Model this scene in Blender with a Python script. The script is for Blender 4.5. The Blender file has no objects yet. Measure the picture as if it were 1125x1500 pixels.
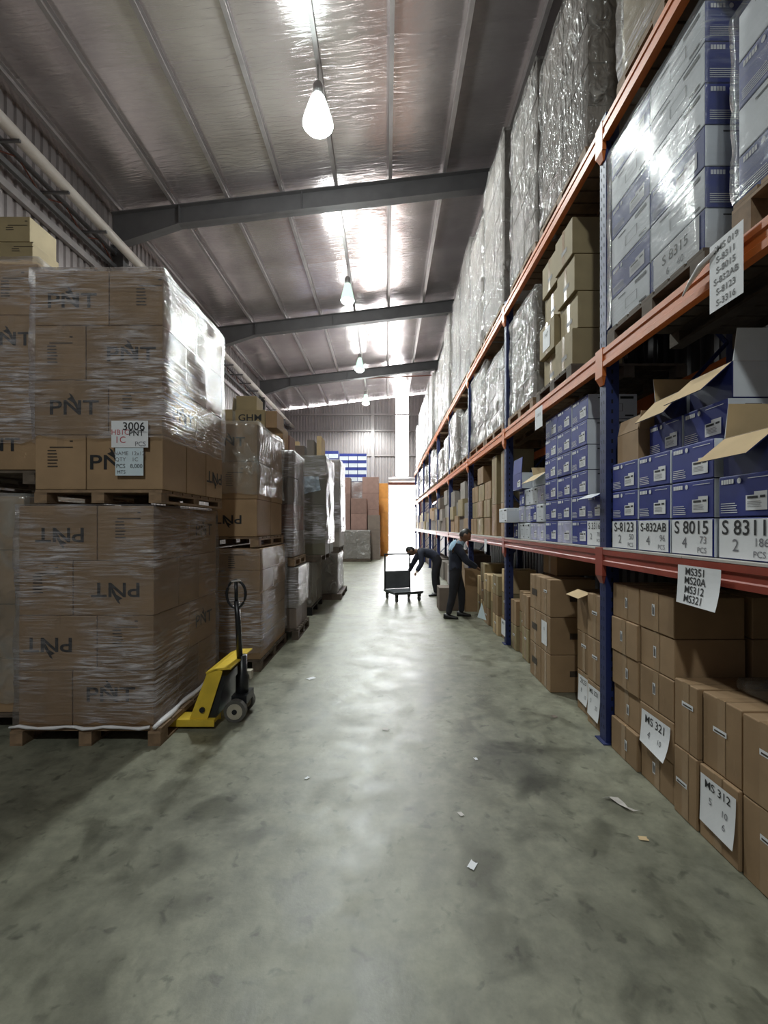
import bpy, bmesh, math, random
from mathutils import Vector, Matrix, noise

sc = bpy.context.scene
C = sc.collection
rnd = random.Random(11)
PI = math.pi

# ------------------------------------------------------------------ camera
cd = bpy.data.cameras.new('camera')
cam = bpy.data.objects.new('camera', cd)
C.objects.link(cam)
cam.location = (0, 0, 1.65)
cam.rotation_euler = (PI / 2, 0, 0)
cd.sensor_fit = 'HORIZONTAL'
cd.sensor_width = 36
cd.lens = 640 / 1125 * 36
cd.shift_x = -3.5 / 1125
cd.shift_y = 20 / 1125
cd.clip_start = .05
cd.clip_end = 300
sc.camera = cam

# ------------------------------------------------------------------ sky, exposure
w = bpy.data.worlds.new('sky')
sc.world = w
w.use_nodes = True
w.node_tree.nodes['Background'].inputs[0].default_value = (.98, .985, 1, 1)
w.node_tree.nodes['Background'].inputs[1].default_value = 30.0
sc.view_settings.view_transform = 'Standard'
sc.view_settings.look = 'None'
sc.view_settings.gamma = 1
sc.view_settings.use_curve_mapping = False
sc.view_settings.exposure = 0.33
LAMP_W = 850          # each high bay lamp, watts
BELL_W = 110          # of which this much leaves by the clear bell in every direction




# ------------------------------------------------------------------ helpers
def tag(o, label=None, cat=None, group=None, kind=None):
    if label: o['label'] = label
    if cat: o['category'] = cat
    if group: o['group'] = group
    if kind: o['kind'] = kind
    return o


def obj(name, me, parent=None, loc=(0, 0, 0), rot=(0, 0, 0)):
    o = bpy.data.objects.new(name, me)
    C.objects.link(o)
    o.location, o.rotation_euler = loc, rot
    if parent: o.parent = parent
    return o


def empty(name, loc=(0, 0, 0), rz=0):
    o = bpy.data.objects.new(name, None)
    C.objects.link(o)
    o.empty_display_size = .1
    o.location = loc
    o.rotation_euler = (0, 0, rz)
    return o


class MB:
    def __init__(s):
        s.v, s.f, s.m = [], [], []

    def add(s, vs, fs, mi=0):
        b = len(s.v)
        s.v += [tuple(p) for p in vs]
        s.f += [tuple(b + i for i in f) for f in fs]
        s.m += [mi] * len(fs)
        return s

    def box(s, x0, y0, z0, x1, y1, z1, mi=0):
        return s.add([(x0, y0, z0), (x1, y0, z0), (x1, y1, z0), (x0, y1, z0), (x0, y0, z1), (x1, y0, z1), (x1, y1, z1), (x0, y1, z1)],
                     [(0, 3, 2, 1), (4, 5, 6, 7), (0, 1, 5, 4), (1, 2, 6, 5), (2, 3, 7, 6), (3, 0, 4, 7)], mi)

    def rect(s, x0, y0, x1, y1, z=0, mi=0):
        return s.add([(x0, y0, z), (x1, y0, z), (x1, y1, z), (x0, y1, z)], [(0, 1, 2, 3)], mi)

    def prism(s, pts, a, b, axis='y', mi=0):
        n = len(pts)
        if axis == 'y':
            vs = [(p[0], a, p[1]) for p in pts] + [(p[0], b, p[1]) for p in pts]
        elif axis == 'x':
            vs = [(a, p[0], p[1]) for p in pts] + [(b, p[0], p[1]) for p in pts]
        else:
            vs = [(p[0], p[1], a) for p in pts] + [(p[0], p[1], b) for p in pts]
        fs = [tuple(range(n))[::-1], tuple(range(n, 2 * n))] + [(i, (i + 1) % n, n + (i + 1) % n, n + i) for i in range(n)]
        return s.add(vs, fs, mi)

    def tube(s, pts, r, n=8, mi=0, closed=False):
        pts = [Vector(p) for p in pts]
        rings = []
        for i, p in enumerate(pts):
            a = pts[i - 1] if (i > 0 or closed) else p
            b = pts[(i + 1) % len(pts)] if (i < len(pts) - 1 or closed) else p
            d = (b - a).normalized()
            up = Vector((0, 0, 1)) if abs(d.z) < .9 else Vector((1, 0, 0))
            u = d.cross(up).normalized()
            v = d.cross(u).normalized()
            rr = r[i] if isinstance(r, (list, tuple)) else r
            rings.append([p + (u * math.cos(t) + v * math.sin(t)) * rr for t in [2 * PI * k / n for k in range(n)]])
        vs = [q for ring in rings for q in ring]
        fs = []
        m = len(pts)
        for i in range(m if closed else m - 1):
            for k in range(n):
                j = (i + 1) % m
                fs.append((i * n + k, i * n + (k + 1) % n, j * n + (k + 1) % n, j * n + k))
        if not closed:
            fs += [tuple(range(n)), tuple(range((m - 1) * n, m * n))[::-1]]
        return s.add(vs, fs, mi)

    def lathe(s, prof, n=20, c=(0, 0, 0), mi=0):
        vs = [(c[0] + r * math.cos(2 * PI * k / n), c[1] + r * math.sin(2 * PI * k / n), c[2] + z) for r, z in prof for k in range(n)]
        fs = [(i * n + k, i * n + (k + 1) % n, (i + 1) * n + (k + 1) % n, (i + 1) * n + k) for i in range(len(prof) - 1) for k in range(n)]
        return s.add(vs, fs, mi)

    def mesh(s, name, mats, smooth=False):
        me = bpy.data.meshes.new(name)
        me.from_pydata(s.v, [], s.f)
        for m in (mats if isinstance(mats, (list, tuple)) else [mats]): me.materials.append(m)
        me.polygons.foreach_set('material_index', s.m)
        if smooth: me.polygons.foreach_set('use_smooth', [True] * len(s.f))
        bm = bmesh.new()
        bm.from_mesh(me)
        bmesh.ops.recalc_face_normals(bm, faces=bm.faces)
        bm.to_mesh(me)
        bm.free()
        return me

    def build(s, name, mats, parent=None, loc=(0, 0, 0), rot=(0, 0, 0), smooth=False):
        return obj(name, s.mesh(name, mats, smooth), parent, loc, rot)


# ------------------------------------------------------------------ materials
def newmat(name):
    m = bpy.data.materials.new(name)
    m.use_nodes = True
    nt = m.node_tree
    return m, nt, nt.nodes['Principled BSDF']


def nd(nt, t, **kw):
    n = nt.nodes.new(t)
    for k, v in kw.items():
        if k.startswith('i_'): n.inputs[k[2:].replace('_', ' ')].default_value = v
        else: setattr(n, k, v)
    return n


def ramp(nt, src, p0, c0, p1, c1, extra=()):
    r = nt.nodes.new('ShaderNodeValToRGB')
    e = r.color_ramp.elements
    e[0].position, e[0].color = p0, c0
    e[1].position, e[1].color = p1, c1
    for p, c in extra:
        x = e.new(p)
        x.color = c
    nt.links.new(src, r.inputs[0])
    return r


def plain(name, col, rough=.6, metal=0, noise_amt=.15, scale=8, bump=0, vary=0, coat=0):
    m, nt, b = newmat(name)
    tc = nd(nt, 'ShaderNodeTexCoord')
    n = nd(nt, 'ShaderNodeTexNoise')
    n.inputs['Scale'].default_value = scale
    n.inputs['Detail'].default_value = 5
    nt.links.new(tc.outputs['Object'], n.inputs['Vector'])
    a = tuple(c * (1 - noise_amt) for c in col) + (1,)
    d = tuple(min(1, c * (1 + noise_amt)) for c in col) + (1,)
    r = ramp(nt, n.outputs[0], .3, a, .7, d)
    out = r.outputs[0]
    if vary:
        oi = nd(nt, 'ShaderNodeObjectInfo')
        hs = nd(nt, 'ShaderNodeHueSaturation')
        mr = nd(nt, 'ShaderNodeMapRange')
        mr.inputs['To Min'].default_value = 1 - vary
        mr.inputs['To Max'].default_value = 1 + vary
        nt.links.new(oi.outputs['Random'], mr.inputs[0])
        nt.links.new(mr.outputs[0], hs.inputs['Value'])
        mr2 = nd(nt, 'ShaderNodeMath', operation='MULTIPLY_ADD')
        mr2.inputs[1].default_value = -.3 * vary
        mr2.inputs[2].default_value = 1
        nt.links.new(oi.outputs['Random'], mr2.inputs[0])
        nt.links.new(mr2.outputs[0], hs.inputs['Saturation'])
        nt.links.new(out, hs.inputs['Color'])
        out = hs.outputs[0]
    nt.links.new(out, b.inputs['Base Color'])
    b.inputs['Roughness'].default_value = rough
    b.inputs['Metallic'].default_value = metal
    b.inputs['Coat Weight'].default_value = coat
    if bump:
        bp = nd(nt, 'ShaderNodeBump')
        bp.inputs['Strength'].default_value = bump
        bp.inputs['Distance'].default_value = .01
        nt.links.new(n.outputs[0], bp.inputs['Height'])
        nt.links.new(bp.outputs[0], b.inputs['Normal'])
    return m


def wrap_mat(name, lo, hi, tint, rough=.16, bump=.6, dirn='h', bd=.02):
    """stretch film: mostly clear, whiter in creases, in patches that paint in glare, glossy all over"""
    m, nt, b = newmat(name)
    tc = nd(nt, 'ShaderNodeTexCoord')
    mp = nd(nt, 'ShaderNodeMapping')
    mp.inputs['Scale'].default_value = (1.6, 1.6, 22) if dirn == 'h' else (3, 7, 2.2) if dirn == 'd' else (5, 5, 5)
    mp.inputs['Rotation'].default_value = (.12, .1, 0) if dirn != 'd' else (.5, .3, 0)
    nt.links.new(tc.outputs['Object'], mp.inputs[0])
    n1 = nd(nt, 'ShaderNodeTexNoise')
    n1.inputs['Scale'].default_value = 2.2
    n1.inputs['Detail'].default_value = 5 if dirn == 'h' else 2.5
    n1.inputs['Roughness'].default_value = .6 if dirn == 'h' else .45
    n1.inputs['Distortion'].default_value = .8
    nt.links.new(mp.outputs[0], n1.inputs['Vector'])
    n2 = nd(nt, 'ShaderNodeTexNoise')
    n2.inputs['Scale'].default_value = 1.7
    n2.inputs['Detail'].default_value = 2
    nt.links.new(tc.outputs['Object'], n2.inputs['Vector'])
    r1 = ramp(nt, n1.outputs[0], .42, (0, 0, 0, 1), .72, (1, 1, 1, 1))
    r2 = ramp(nt, n2.outputs[0], .42, (.06, .06, .06, 1), .62, (1, 1, 1, 1))  # patch mask: whitening that stands in for glare on the film
    mu = nd(nt, 'ShaderNodeMath', operation='MULTIPLY')
    nt.links.new(r1.outputs[0], mu.inputs[0])
    nt.links.new(r2.outputs[0], mu.inputs[1])
    mr = nd(nt, 'ShaderNodeMapRange')
    mr.inputs['To Min'].default_value = lo
    mr.inputs['To Max'].default_value = hi
    nt.links.new(mu.outputs[0], mr.inputs[0])
    bp = nd(nt, 'ShaderNodeBump')
    bp.inputs['Strength'].default_value = bump
    bp.inputs['Distance'].default_value = bd
    nt.links.new(n1.outputs[0], bp.inputs['Height'])
    b.inputs['Base Color'].default_value = tint + (1,)
    b.inputs['Roughness'].default_value = rough
    b.inputs['Specular IOR Level'].default_value = .9
    nt.links.new(bp.outputs[0], b.inputs['Normal'])
    tr = nd(nt, 'ShaderNodeBsdfTransparent')
    tr.inputs[0].default_value = (.95, .95, .95, 1)
    mx = nd(nt, 'ShaderNodeMixShader')
    nt.links.new(mr.outputs[0], mx.inputs[0])
    nt.links.new(tr.outputs[0], mx.inputs[1])
    nt.links.new(b.outputs[0], mx.inputs[2])
    gl = nd(nt, 'ShaderNodeBsdfGlossy')
    gl.inputs['Color'].default_value = (.9, .9, .9, 1)
    gl.inputs['Roughness'].default_value = rough
    nt.links.new(bp.outputs[0], gl.inputs['Normal'])
    fr = nd(nt, 'ShaderNodeFresnel')
    fr.inputs['IOR'].default_value = 1.38
    nt.links.new(bp.outputs[0], fr.inputs['Normal'])
    m2 = nd(nt, 'ShaderNodeMixShader')
    fm = nd(nt, 'ShaderNodeMath', operation='MULTIPLY')
    fm.inputs[1].default_value = .42
    nt.links.new(fr.outputs[0], fm.inputs[0])
    nt.links.new(fm.outputs[0], m2.inputs[0])
    nt.links.new(mx.outputs[0], m2.inputs[1])
    nt.links.new(gl.outputs[0], m2.inputs[2])
    nt.links.new(m2.outputs[0], nt.nodes['Material Output'].inputs[0])
    return m


def kraft_mat(name, col, vary=.14):
    return plain(name, col, .78, 0, .1, 5, .05, vary)


M = {}
M['kraft'] = kraft_mat('kraft_board', (.30, .19, .10))
M['khaki'] = kraft_mat('khaki_board', (.29, .225, .12), .08)
M['paleboard'] = kraft_mat('pale_board', (.55, .40, .22), .06)
M['darkboard'] = kraft_mat('grey_brown_board', (.17, .13, .105), .2)
M['greenboard'] = kraft_mat('olive_board', (.13, .12, .085), .15)
M['maroon'] = kraft_mat('maroon_board', (.23, .135, .11), .12)
M['orange'] = kraft_mat('orange_board', (.62, .26, .05), .08)
M['greyboard'] = kraft_mat('grey_board', (.24, .21, .185), .2)
M['blue'] = plain('blue_print', (.011, .024, .22), .6, 0, .12, 6, 0, .12)
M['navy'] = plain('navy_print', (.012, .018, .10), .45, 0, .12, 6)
M['white'] = plain('white_board', (.62, .65, .70), .55, 0, .06, 6, 0, .06)
M['lilac'] = plain('lilac_print', (.42, .42, .60), .5, 0, .25, 14, 0, .12)
M['tape'] = plain('packing_tape', (.33, .22, .13), .25, 0, .08, 10)
M['paper'] = plain('white_paper', (.74, .75, .78), .7, 0, .04, 6)
M['ink'] = plain('black_ink', (.012, .012, .014), .6, 0, .1, 10)
M['fadedink'] = plain('brown_black_ink', (.05, .036, .026), .6, 0, .3, 16)
M['pencil'] = plain('grey_marker_ink', (.16, .16, .18), .6, 0, .1, 10)
M['redink'] = plain('red_marker_ink', (.5, .10, .12), .6, 0, .1, 10)
M['stickerblue'] = plain('pale_sticker', (.62, .72, .78), .5, 0, .05, 10)
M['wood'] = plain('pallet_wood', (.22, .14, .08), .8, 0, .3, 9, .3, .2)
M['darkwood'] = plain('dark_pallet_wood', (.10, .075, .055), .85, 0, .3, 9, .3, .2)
M['blackplastic'] = plain('black_plastic', (.012, .012, .014), .5, 0, .2, 9)
M['orangesteel'] = plain('orange_steel', (.56, .14, .022), .5, 0, .12, 6)
M['redsteel'] = plain('red_steel', (.30, .055, .035), .4, 0, .15, 6)
M['bluesteel'] = plain('blue_steel', (.010, .02, .10), .55, 0, .15, 6)
M['hole'] = plain('slot_shadow_black', (.004, .004, .006), .9, 0, .1, 6)
M['galv'] = plain('galvanised_steel', (.40, .37, .37), .42, .5, .12, 4)
M['rafter'] = plain('grey_painted_steel', (.13, .125, .13), .5, 0, .1, 3)
M['cladding'] = plain('wall_sheeting', (.30, .265, .265), .42, .25, .08, 2, 0, .05)
M['shadecladding'] = plain('shaded_wall_sheeting', (.07, .063, .063), .6, 0, .08, 2, 0, .05)  # wall sheeting with the shade behind the rack put into its colour
M['pvc'] = plain('pale_pipe', (.62, .56, .52), .4, 0, .08, 3)
M['rust'] = plain('rust_red_steel', (.22, .07, .045), .6, 0, .2, 6)
M['yellow'] = plain('yellow_paint', (.72, .50, .045), .4, 0, .15, 7)
M['blacksteel'] = plain('black_steel', (.012, .013, .016), .35, 0, .2, 7)
M['rubber'] = plain('grey_rubber', (.10, .095, .085), .7, 0, .2, 9)
M['hub'] = plain('pale_wheel_hub', (.42, .38, .30), .6, 0, .2, 9)
M['steel'] = plain('dark_trolley_steel', (.10, .11, .12), .45, .3, .15, 9)
M['deck'] = plain('pale_deck', (.5, .47, .44), .6, 0, .1, 6)
M['wrap'] = wrap_mat('clear_stretch_film', .06, .92, (.74, .70, .74), .2, .95)
M['wrapc'] = wrap_mat('clear_bag_film', .14, .42, (.62, .68, .68), .16, .9, 'd', .05)
M['wrapw'] = wrap_mat('cloudy_stretch_film', .30, .85, (.40, .38, .36), .16, 1.0, 'd', .14)
M['wrapb'] = wrap_mat('thin_bright_film', .10, .50, (.62, .66, .68), .13, .4)
M['bluefilm'] = wrap_mat('pale_blue_film', .35, .95, (.55, .68, .82), .2, .9, 'x')
M['skirt'] = plain('white_film_roll', (.78, .76, .78), .3, 0, .06, 9)


def emit(name, col, s):
    m, nt, b = newmat(name)
    b.inputs['Base Color'].default_value = col + (1,)
    b.inputs['Emission Color'].default_value = col + (1,)
    b.inputs['Emission Strength'].default_value = s
    return m


M['bulb'] = emit('lit_bulb', (.95, 1, 1), 22)
M['refractor_green'] = emit('dim_green_refractor', (.62, .9, .74), .9)
M['refractor'] = emit('glowing_refractor', (.86, 1, .96), 5)


def floor_mat():
    m, nt, b = newmat('worn_concrete')
    tc = nd(nt, 'ShaderNodeTexCoord')
    big = nd(nt, 'ShaderNodeTexNoise')
    big.inputs['Scale'].default_value = .8
    big.inputs['Detail'].default_value = 8
    big.inputs['Roughness'].default_value = .65
    fine = nd(nt, 'ShaderNodeTexNoise')
    fine.inputs['Scale'].default_value = 7
    fine.inputs['Detail'].default_value = 8
    fine.inputs['Roughness'].default_value = .7
    mid = nd(nt, 'ShaderNodeTexNoise')
    mid.inputs['Scale'].default_value = 3.6
    mid.inputs['Detail'].default_value = 6
    mid.inputs['Distortion'].default_value = .6
    for n in (big, fine, mid): nt.links.new(tc.outputs['Object'], n.inputs['Vector'])
    r = ramp(nt, big.outputs[0], .32, (.138, .138, .104, 1), .68, (.262, .260, .198, 1))
    r2 = ramp(nt, mid.outputs[0], .36, (.35, .35, .34, 1), .5, (1, 1, 1, 1))
    r3 = ramp(nt, fine.outputs[0], .28, (.55, .55, .54, 1), .62, (1.12, 1.12, 1.1, 1))
    m1 = nd(nt, 'ShaderNodeMix', data_type='RGBA', blend_type='MULTIPLY')
    m1.inputs[0].default_value = .5
    nt.links.new(r.outputs[0], m1.inputs[6])
    nt.links.new(r2.outputs[0], m1.inputs[7])
    m2 = nd(nt, 'ShaderNodeMix', data_type='RGBA', blend_type='MULTIPLY')
    m2.inputs[0].default_value = .9
    nt.links.new(m1.outputs[2], m2.inputs[6])
    nt.links.new(r3.outputs[0], m2.inputs[7])
    out = m2.outputs[2]
    # oil stains soaked into the slab: (x, y, radius)
    for (x, y, rad, k) in ((.92, 3.12, .36, .5), (1.02, 2.85, .25, .55), (.72, 3.35, .26, .62), (.45, 4.6, .5, .8), (-1.2, 2.4, .5, .75), (.9, 1.75, .3, .78)):
        d = nd(nt, 'ShaderNodeVectorMath', operation='DISTANCE')
        d.inputs[1].default_value = (x, y, 0)
        nt.links.new(tc.outputs['Object'], d.inputs[0])
        ad = nd(nt, 'ShaderNodeMath', operation='MULTIPLY_ADD')
        ad.inputs[1].default_value = rad * 1.9
        nt.links.new(mid.outputs[0], ad.inputs[0])
        nt.links.new(d.outputs['Value'], ad.inputs[2])
        rr = ramp(nt, ad.outputs[0], rad * 1.15, (k, k, k, 1), rad * 2.1, (1, 1, 1, 1))
        mm = nd(nt, 'ShaderNodeMix', data_type='RGBA', blend_type='MULTIPLY')
        mm.inputs[0].default_value = 1
        nt.links.new(out, mm.inputs[6])
        nt.links.new(rr.outputs[0], mm.inputs[7])
        out = mm.outputs[2]
    spk = nd(nt, 'ShaderNodeTexNoise')
    spk.inputs['Scale'].default_value = 11
    spk.inputs['Detail'].default_value = 4
    spk.inputs['Distortion'].default_value = .5
    nt.links.new(tc.outputs['Object'], spk.inputs['Vector'])
    rs = ramp(nt, spk.outputs[0], .60, (1, 1, 1, 1), .70, (.55, .55, .54, 1))
    mm = nd(nt, 'ShaderNodeMix', data_type='RGBA', blend_type='MULTIPLY')
    mm.inputs[0].default_value = 1
    nt.links.new(out, mm.inputs[6])
    nt.links.new(rs.outputs[0], mm.inputs[7])
    out = mm.outputs[2]
    nt.links.new(out, b.inputs['Base Color'])
    rr = ramp(nt, mid.outputs[0], .3, (.36, .36, .36, 1), .7, (.52, .52, .52, 1))
    nt.links.new(rr.outputs[0], b.inputs['Roughness'])
    bp = nd(nt, 'ShaderNodeBump')
    bp.inputs['Strength'].default_value = .12
    bp.inputs['Distance'].default_value = .02
    nt.links.new(fine.outputs[0], bp.inputs['Height'])
    nt.links.new(bp.outputs[0], b.inputs['Normal'])
    return m


def foil_mat():
    m, nt, b = newmat('roof_foil')
    tc = nd(nt, 'ShaderNodeTexCoord')
    mp = nd(nt, 'ShaderNodeMapping')
    mp.inputs['Scale'].default_value = (1.2, 9, 1)
    nt.links.new(tc.outputs['Object'], mp.inputs[0])
    n = nd(nt, 'ShaderNodeTexNoise')
    n.inputs['Scale'].default_value = 1.6
    n.inputs['Detail'].default_value = 6
    n.inputs['Distortion'].default_value = 1.0
    nt.links.new(mp.outputs[0], n.inputs['Vector'])
    big = nd(nt, 'ShaderNodeTexNoise')
    big.inputs['Scale'].default_value = .9
    big.inputs['Detail'].default_value = 4
    nt.links.new(tc.outputs['Object'], big.inputs['Vector'])
    r = ramp(nt, big.outputs[0], .3, (.56, .50, .51, 1), .7, (.82, .75, .75, 1))
    nt.links.new(r.outputs[0], b.inputs['Base Color'])
    b.inputs['Metallic'].default_value = .75
    b.inputs['Roughness'].default_value = .22
    bp = nd(nt, 'ShaderNodeBump')
    bp.inputs['Strength'].default_value = .8
    bp.inputs['Distance'].default_value = .012
    nt.links.new(n.outputs[0], bp.inputs['Height'])
    nt.links.new(bp.outputs[0], b.inputs['Normal'])
    return m


M['floor'] = floor_mat()
M['foil'] = foil_mat()


def panel_mat():
    m, nt, b = newmat('translucent_roof_light_sheet')
    tr = nd(nt, 'ShaderNodeBsdfTransparent')
    tl = nd(nt, 'ShaderNodeBsdfTranslucent')
    tl.inputs[0].default_value = (.95, .95, .95, 1)
    mx = nd(nt, 'ShaderNodeMixShader')
    mx.inputs[0].default_value = .35
    nt.links.new(tr.outputs[0], mx.inputs[1])
    nt.links.new(tl.outputs[0], mx.inputs[2])
    nt.links.new(mx.outputs[0], nt.nodes['Material Output'].inputs[0])
    return m


M['sheetlight'] = panel_mat()

# ------------------------------------------------------------------ structure
XL, XR, YN, YE = -6.6, 3.3, -9.0, 28.4


def zroof(x): return 9.97 + .117 * x


fl = empty('floor')
tag(fl, kind='structure')
fl_me = MB().box(XL - .2, YN, -.2, XR + .2, YE + .05, 0).mesh('slab', M['floor'])
obj('slab', fl_me, fl)
yard = MB().box(-30, YE + .06, -.25, 30, 70, -.03).build('ground', plain('pale_yard_concrete', (.62, .61, .58), .8))
tag(yard, kind='structure')
yard2 = MB().box(-30, -50, -.25, 30, YN - .01, -.03).build('ground', yard.data.materials[0])
tag(yard2, kind='structure')

# roof: foil insulation blankets sagging between purlins
PUR = [.09 - 1.28 * k for k in range(5, -6, -1)]
PUR = [p for p in PUR if XL < p < XR]
RAF = [-7.6, -1.6, 4.4, 10.4, 16.4, 22.4]
roof = empty('ceiling')
tag(roof, kind='structure')
xs = [XL - .25] + PUR + [XR + .25]
ysplit = [-9.0, -5.0, -1.6, 1.4, 4.4, 7.4, 10.4, 13.4, 16.4, 19.4, 22.4, 25.4, 28.5]
for a in range(len(xs) - 1):
    for bq in range(len(ysplit) - 1):
        x0, x1, y0, y1 = xs[a], xs[a + 1], ysplit[bq], ysplit[bq + 1]
        mb = MB()
        nx, ny = 8, 16
        vs = []
        for j in range(ny + 1):
            for i in range(nx + 1):
                u, v = i / nx, j / ny
                x, y = x0 + (x1 - x0) * u, y0 + (y1 - y0) * v
                edge = math.sin(PI * u)
                nn = noise.noise(Vector((x * .35, y * 2.2, 3.1))) * .014 + noise.noise(Vector((x * .8, y * 7, 9.1))) * .006
                sag = .014 * edge * (1 - .5 * abs(2 * v - 1) ** 6) + nn * edge
                lap = .012 if (v in (0, 1)) else 0
                vs.append((x, y, zroof(x) - sag - lap))
        mb.add(vs, [(j * (nx + 1) + i, j * (nx + 1) + i + 1, (j + 1) * (nx + 1) + i + 1, (j + 1) * (nx + 1) + i) for j in range(ny) for i in range(nx)])
        mb.build('foil_blanket', M['foil'], roof, smooth=True)
# sheet metal skin over the foil keeps the sky out
MB().add([(XL - .4, YN - .2, zroof(XL - .4) + .06), (XR + .4, YN - .2, zroof(XR + .4) + .06), (XR + .4, YE + .5, zroof(XR + .4) + .06), (XL - .4, YE + .5, zroof(XL - .4) + .06)],
         [(0, 1, 2, 3)]).build('roof_sheet', M['galv'], roof)
for p in PUR:
    zt = zroof(p) - .005
    mb = MB()
    pr = [(p - .035, zt), (p + .035, zt), (p + .035, zt - .008), (p - .027, zt - .008), (p - .027, zt - .15), (p + .035, zt - .15), (p + .035, zt - .128),
          (p + .041, zt - .128), (p + .041, zt - .158), (p - .035, zt - .158)]
    mb.prism(pr, YN, YE)
    tag(mb.build('purlin', M['galv']), kind='structure')


def rafter(y):
    r = empty('rafter', (0, y, 0))
    tag(r, kind='structure')
    top = lambda x: zroof(x) - .165
    bot = lambda x: top(x) - (.46 if x > -4.9 else .46 + (-4.9 - x) / 1.6 * .34)
    xx = [-6.5, -4.9, XR]
    pts = [(x, top(x)) for x in xx] + [(x, bot(x)) for x in xx[::-1]]
    MB().prism(pts, -.008, .008).build('web', M['rafter'], r)
    for nm, f, s in (('top_flange', top, -1), ('bottom_flange', bot, 1)):
        mb = MB()
        for a, b in ((xx[0], xx[1]), (xx[1], xx[2])):
            mb.prism([(a, f(a)), (b, f(b)), (b, f(b) + .016 * s), (a, f(a) + .016 * s)], -.11, .11)
        mb.build(nm, M['rafter'], r)
    for x in (-4.9, -2.0, 2.6):
        MB().box(x - .006, -.1, bot(x) + .016, x + .006, .1, top(x) - .016).build('stiffener', M['rafter'], r)
    c = empty('column', (-6.35, y, 0))
    tag(c, kind='structure')
    h = bot(-6.35)
    MB().box(-.15, -.008, 0, .15, .008, h).build('web', M['rafter'], c)
    for x in (-.15, .138): MB().box(x, -.11, 0, x + .012, .11, h).build('flange', M['rafter'], c)


for y in RAF: rafter(y)


def corr(width, pitch=.2, dep=.035):
    pts = []
    n = int(round(width / pitch))
    p = width / n
    for k in range(n):
        x = k * p
        pts += [(x, 0), (x + p * .55, 0), (x + p * .65, dep), (x + p * .9, dep)]
    pts.append((width, 0))
    return pts


wl = empty('wall_left')
tag(wl, kind='structure')
cp = corr(1.0)
mb = MB()
hL = zroof(XL) + .02
mb.add([(-d, y, 0) for y, d in cp] + [(-d, y, hL) for y, d in cp], [(i, i + 1, len(cp) + i + 1, len(cp) + i) for i in range(len(cp) - 1)])
shL = mb.mesh('cladding_sheet', M['cladding'])
y = YN
while y < YE - .2:
    obj('cladding_sheet', shL, wl, (XL, y, 0))
    y += 1.0
wr = empty('wall_right')
tag(wr, kind='structure')
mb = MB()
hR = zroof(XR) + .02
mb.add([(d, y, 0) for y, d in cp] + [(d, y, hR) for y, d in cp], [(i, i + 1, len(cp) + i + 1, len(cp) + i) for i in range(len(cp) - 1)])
shR = mb.mesh('cladding_sheet', M['shadecladding'])
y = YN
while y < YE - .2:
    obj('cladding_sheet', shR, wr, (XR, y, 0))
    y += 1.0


def end_sheets(parent, yy, spans, dirn):
    for x0, x1, z0, z1 in spans:
        n = max(1, round((x1 - x0) / 1.0))
        for k in range(n):
            a = x0 + (x1 - x0) * k / n
            wd = (x1 - x0) / n
            pr = corr(wd)
            mb = MB()
            tops = [(z1 if z1 else zroof(a + q[0]) - .035) for q in pr]
            mb.add([(a + q[0], yy + dirn * q[1], z0) for q in pr] + [(a + q[0], yy + dirn * q[1], t) for q, t in zip(pr, tops)],
                   [(i, i + 1, len(pr) + i + 1, len(pr) + i) for i in range(len(pr) - 1)])
            mb.build('cladding_sheet', M['cladding'], parent)


we = empty('wall_back')
tag(we, kind='structure')
end_sheets(we, YE, [(XL, .13, 0, None), (.13, .62, 4.45, None), (.62, 1.42, 4.45, 4.9), (1.42, 2.2, 4.45, None), (2.2, XR, 0, None)], 1)
wf = empty('wall_front')
tag(wf, kind='structure')
end_sheets(wf, YN, [(XL, XR, 0, None)], -1)
win = empty('window_1', (1.02, YE, 4.9))
tag(win, kind='structure')
mb = MB()
for k in range(2):
    mb = MB()
    z0, z1 = ((0, 3.88), (3.96, 4.98))[k]
    pr = corr(.8, .2, .03)
    mb.add([(-.4 + q[0], q[1], z0) for q in pr] + [(-.4 + q[0], q[1], z1) for q in pr], [(i, i + 1, len(pr) + i + 1, len(pr) + i) for i in range(len(pr) - 1)])
    mb.build('translucent_sheet', M['sheetlight'], win)
dr = empty('door_1', (1.16, YE, 0))
tag(dr, kind='structure')
MB().box(-1.03, -.10, 4.28, 1.06, .06, 4.45).build('header', M['rust'], dr)
for x in (-1.06, 1.03): MB().box(x, -.10, 0, x + .06, .06, 4.28).build('jamb', M['rust'], dr)
MB().tube([(-1.03, -.22, 4.62), (1.06, -.22, 4.62)], .17, 12).build('rolled_shutter', M['galv'], dr)


def girt(p0, p1, s=.10, m='rafter'):
    x0, y0, z0 = p0
    x1, y1, z1 = p1
    o = MB().box(min(x0, x1) - (s if y0 != y1 else 0), min(y0, y1) - (s if x0 != x1 else 0), z0 - s / 2, max(x0, x1), max(y0, y1), z0 + s / 2).build('girt', M[m])
    tag(o, kind='structure')


for z in (3.2, 6.2, 7.8, 8.85):
    if z < 4.4:
        girt((XL, YE - .01, z), (.05, YE - .01, z), .12)
    elif z in (6.2, 7.8):
        girt((XL, YE - .01, z), (.6, YE - .01, z), .10, 'cladding')
        girt((1.44, YE - .01, z), (XR, YE - .01, z), .10, 'cladding')
    else:
        girt((XL + .2, YE - .01, z), (XR, YE - .01, z), .10, 'cladding')
post = MB().box(-.97, YE - .22, 0, -.77, YE - .03, zroof(-.87) - .2).build('column', M['cladding'])
tag(post, kind='structure')
for z, m in ((7.5, 'galv'), (5.4, 'galv')):
    o = MB().box(XL + .01, YN, z - .07, XL + .1, YE, z + .07).build('girt', M[m])
    tag(o, kind='structure')
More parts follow.
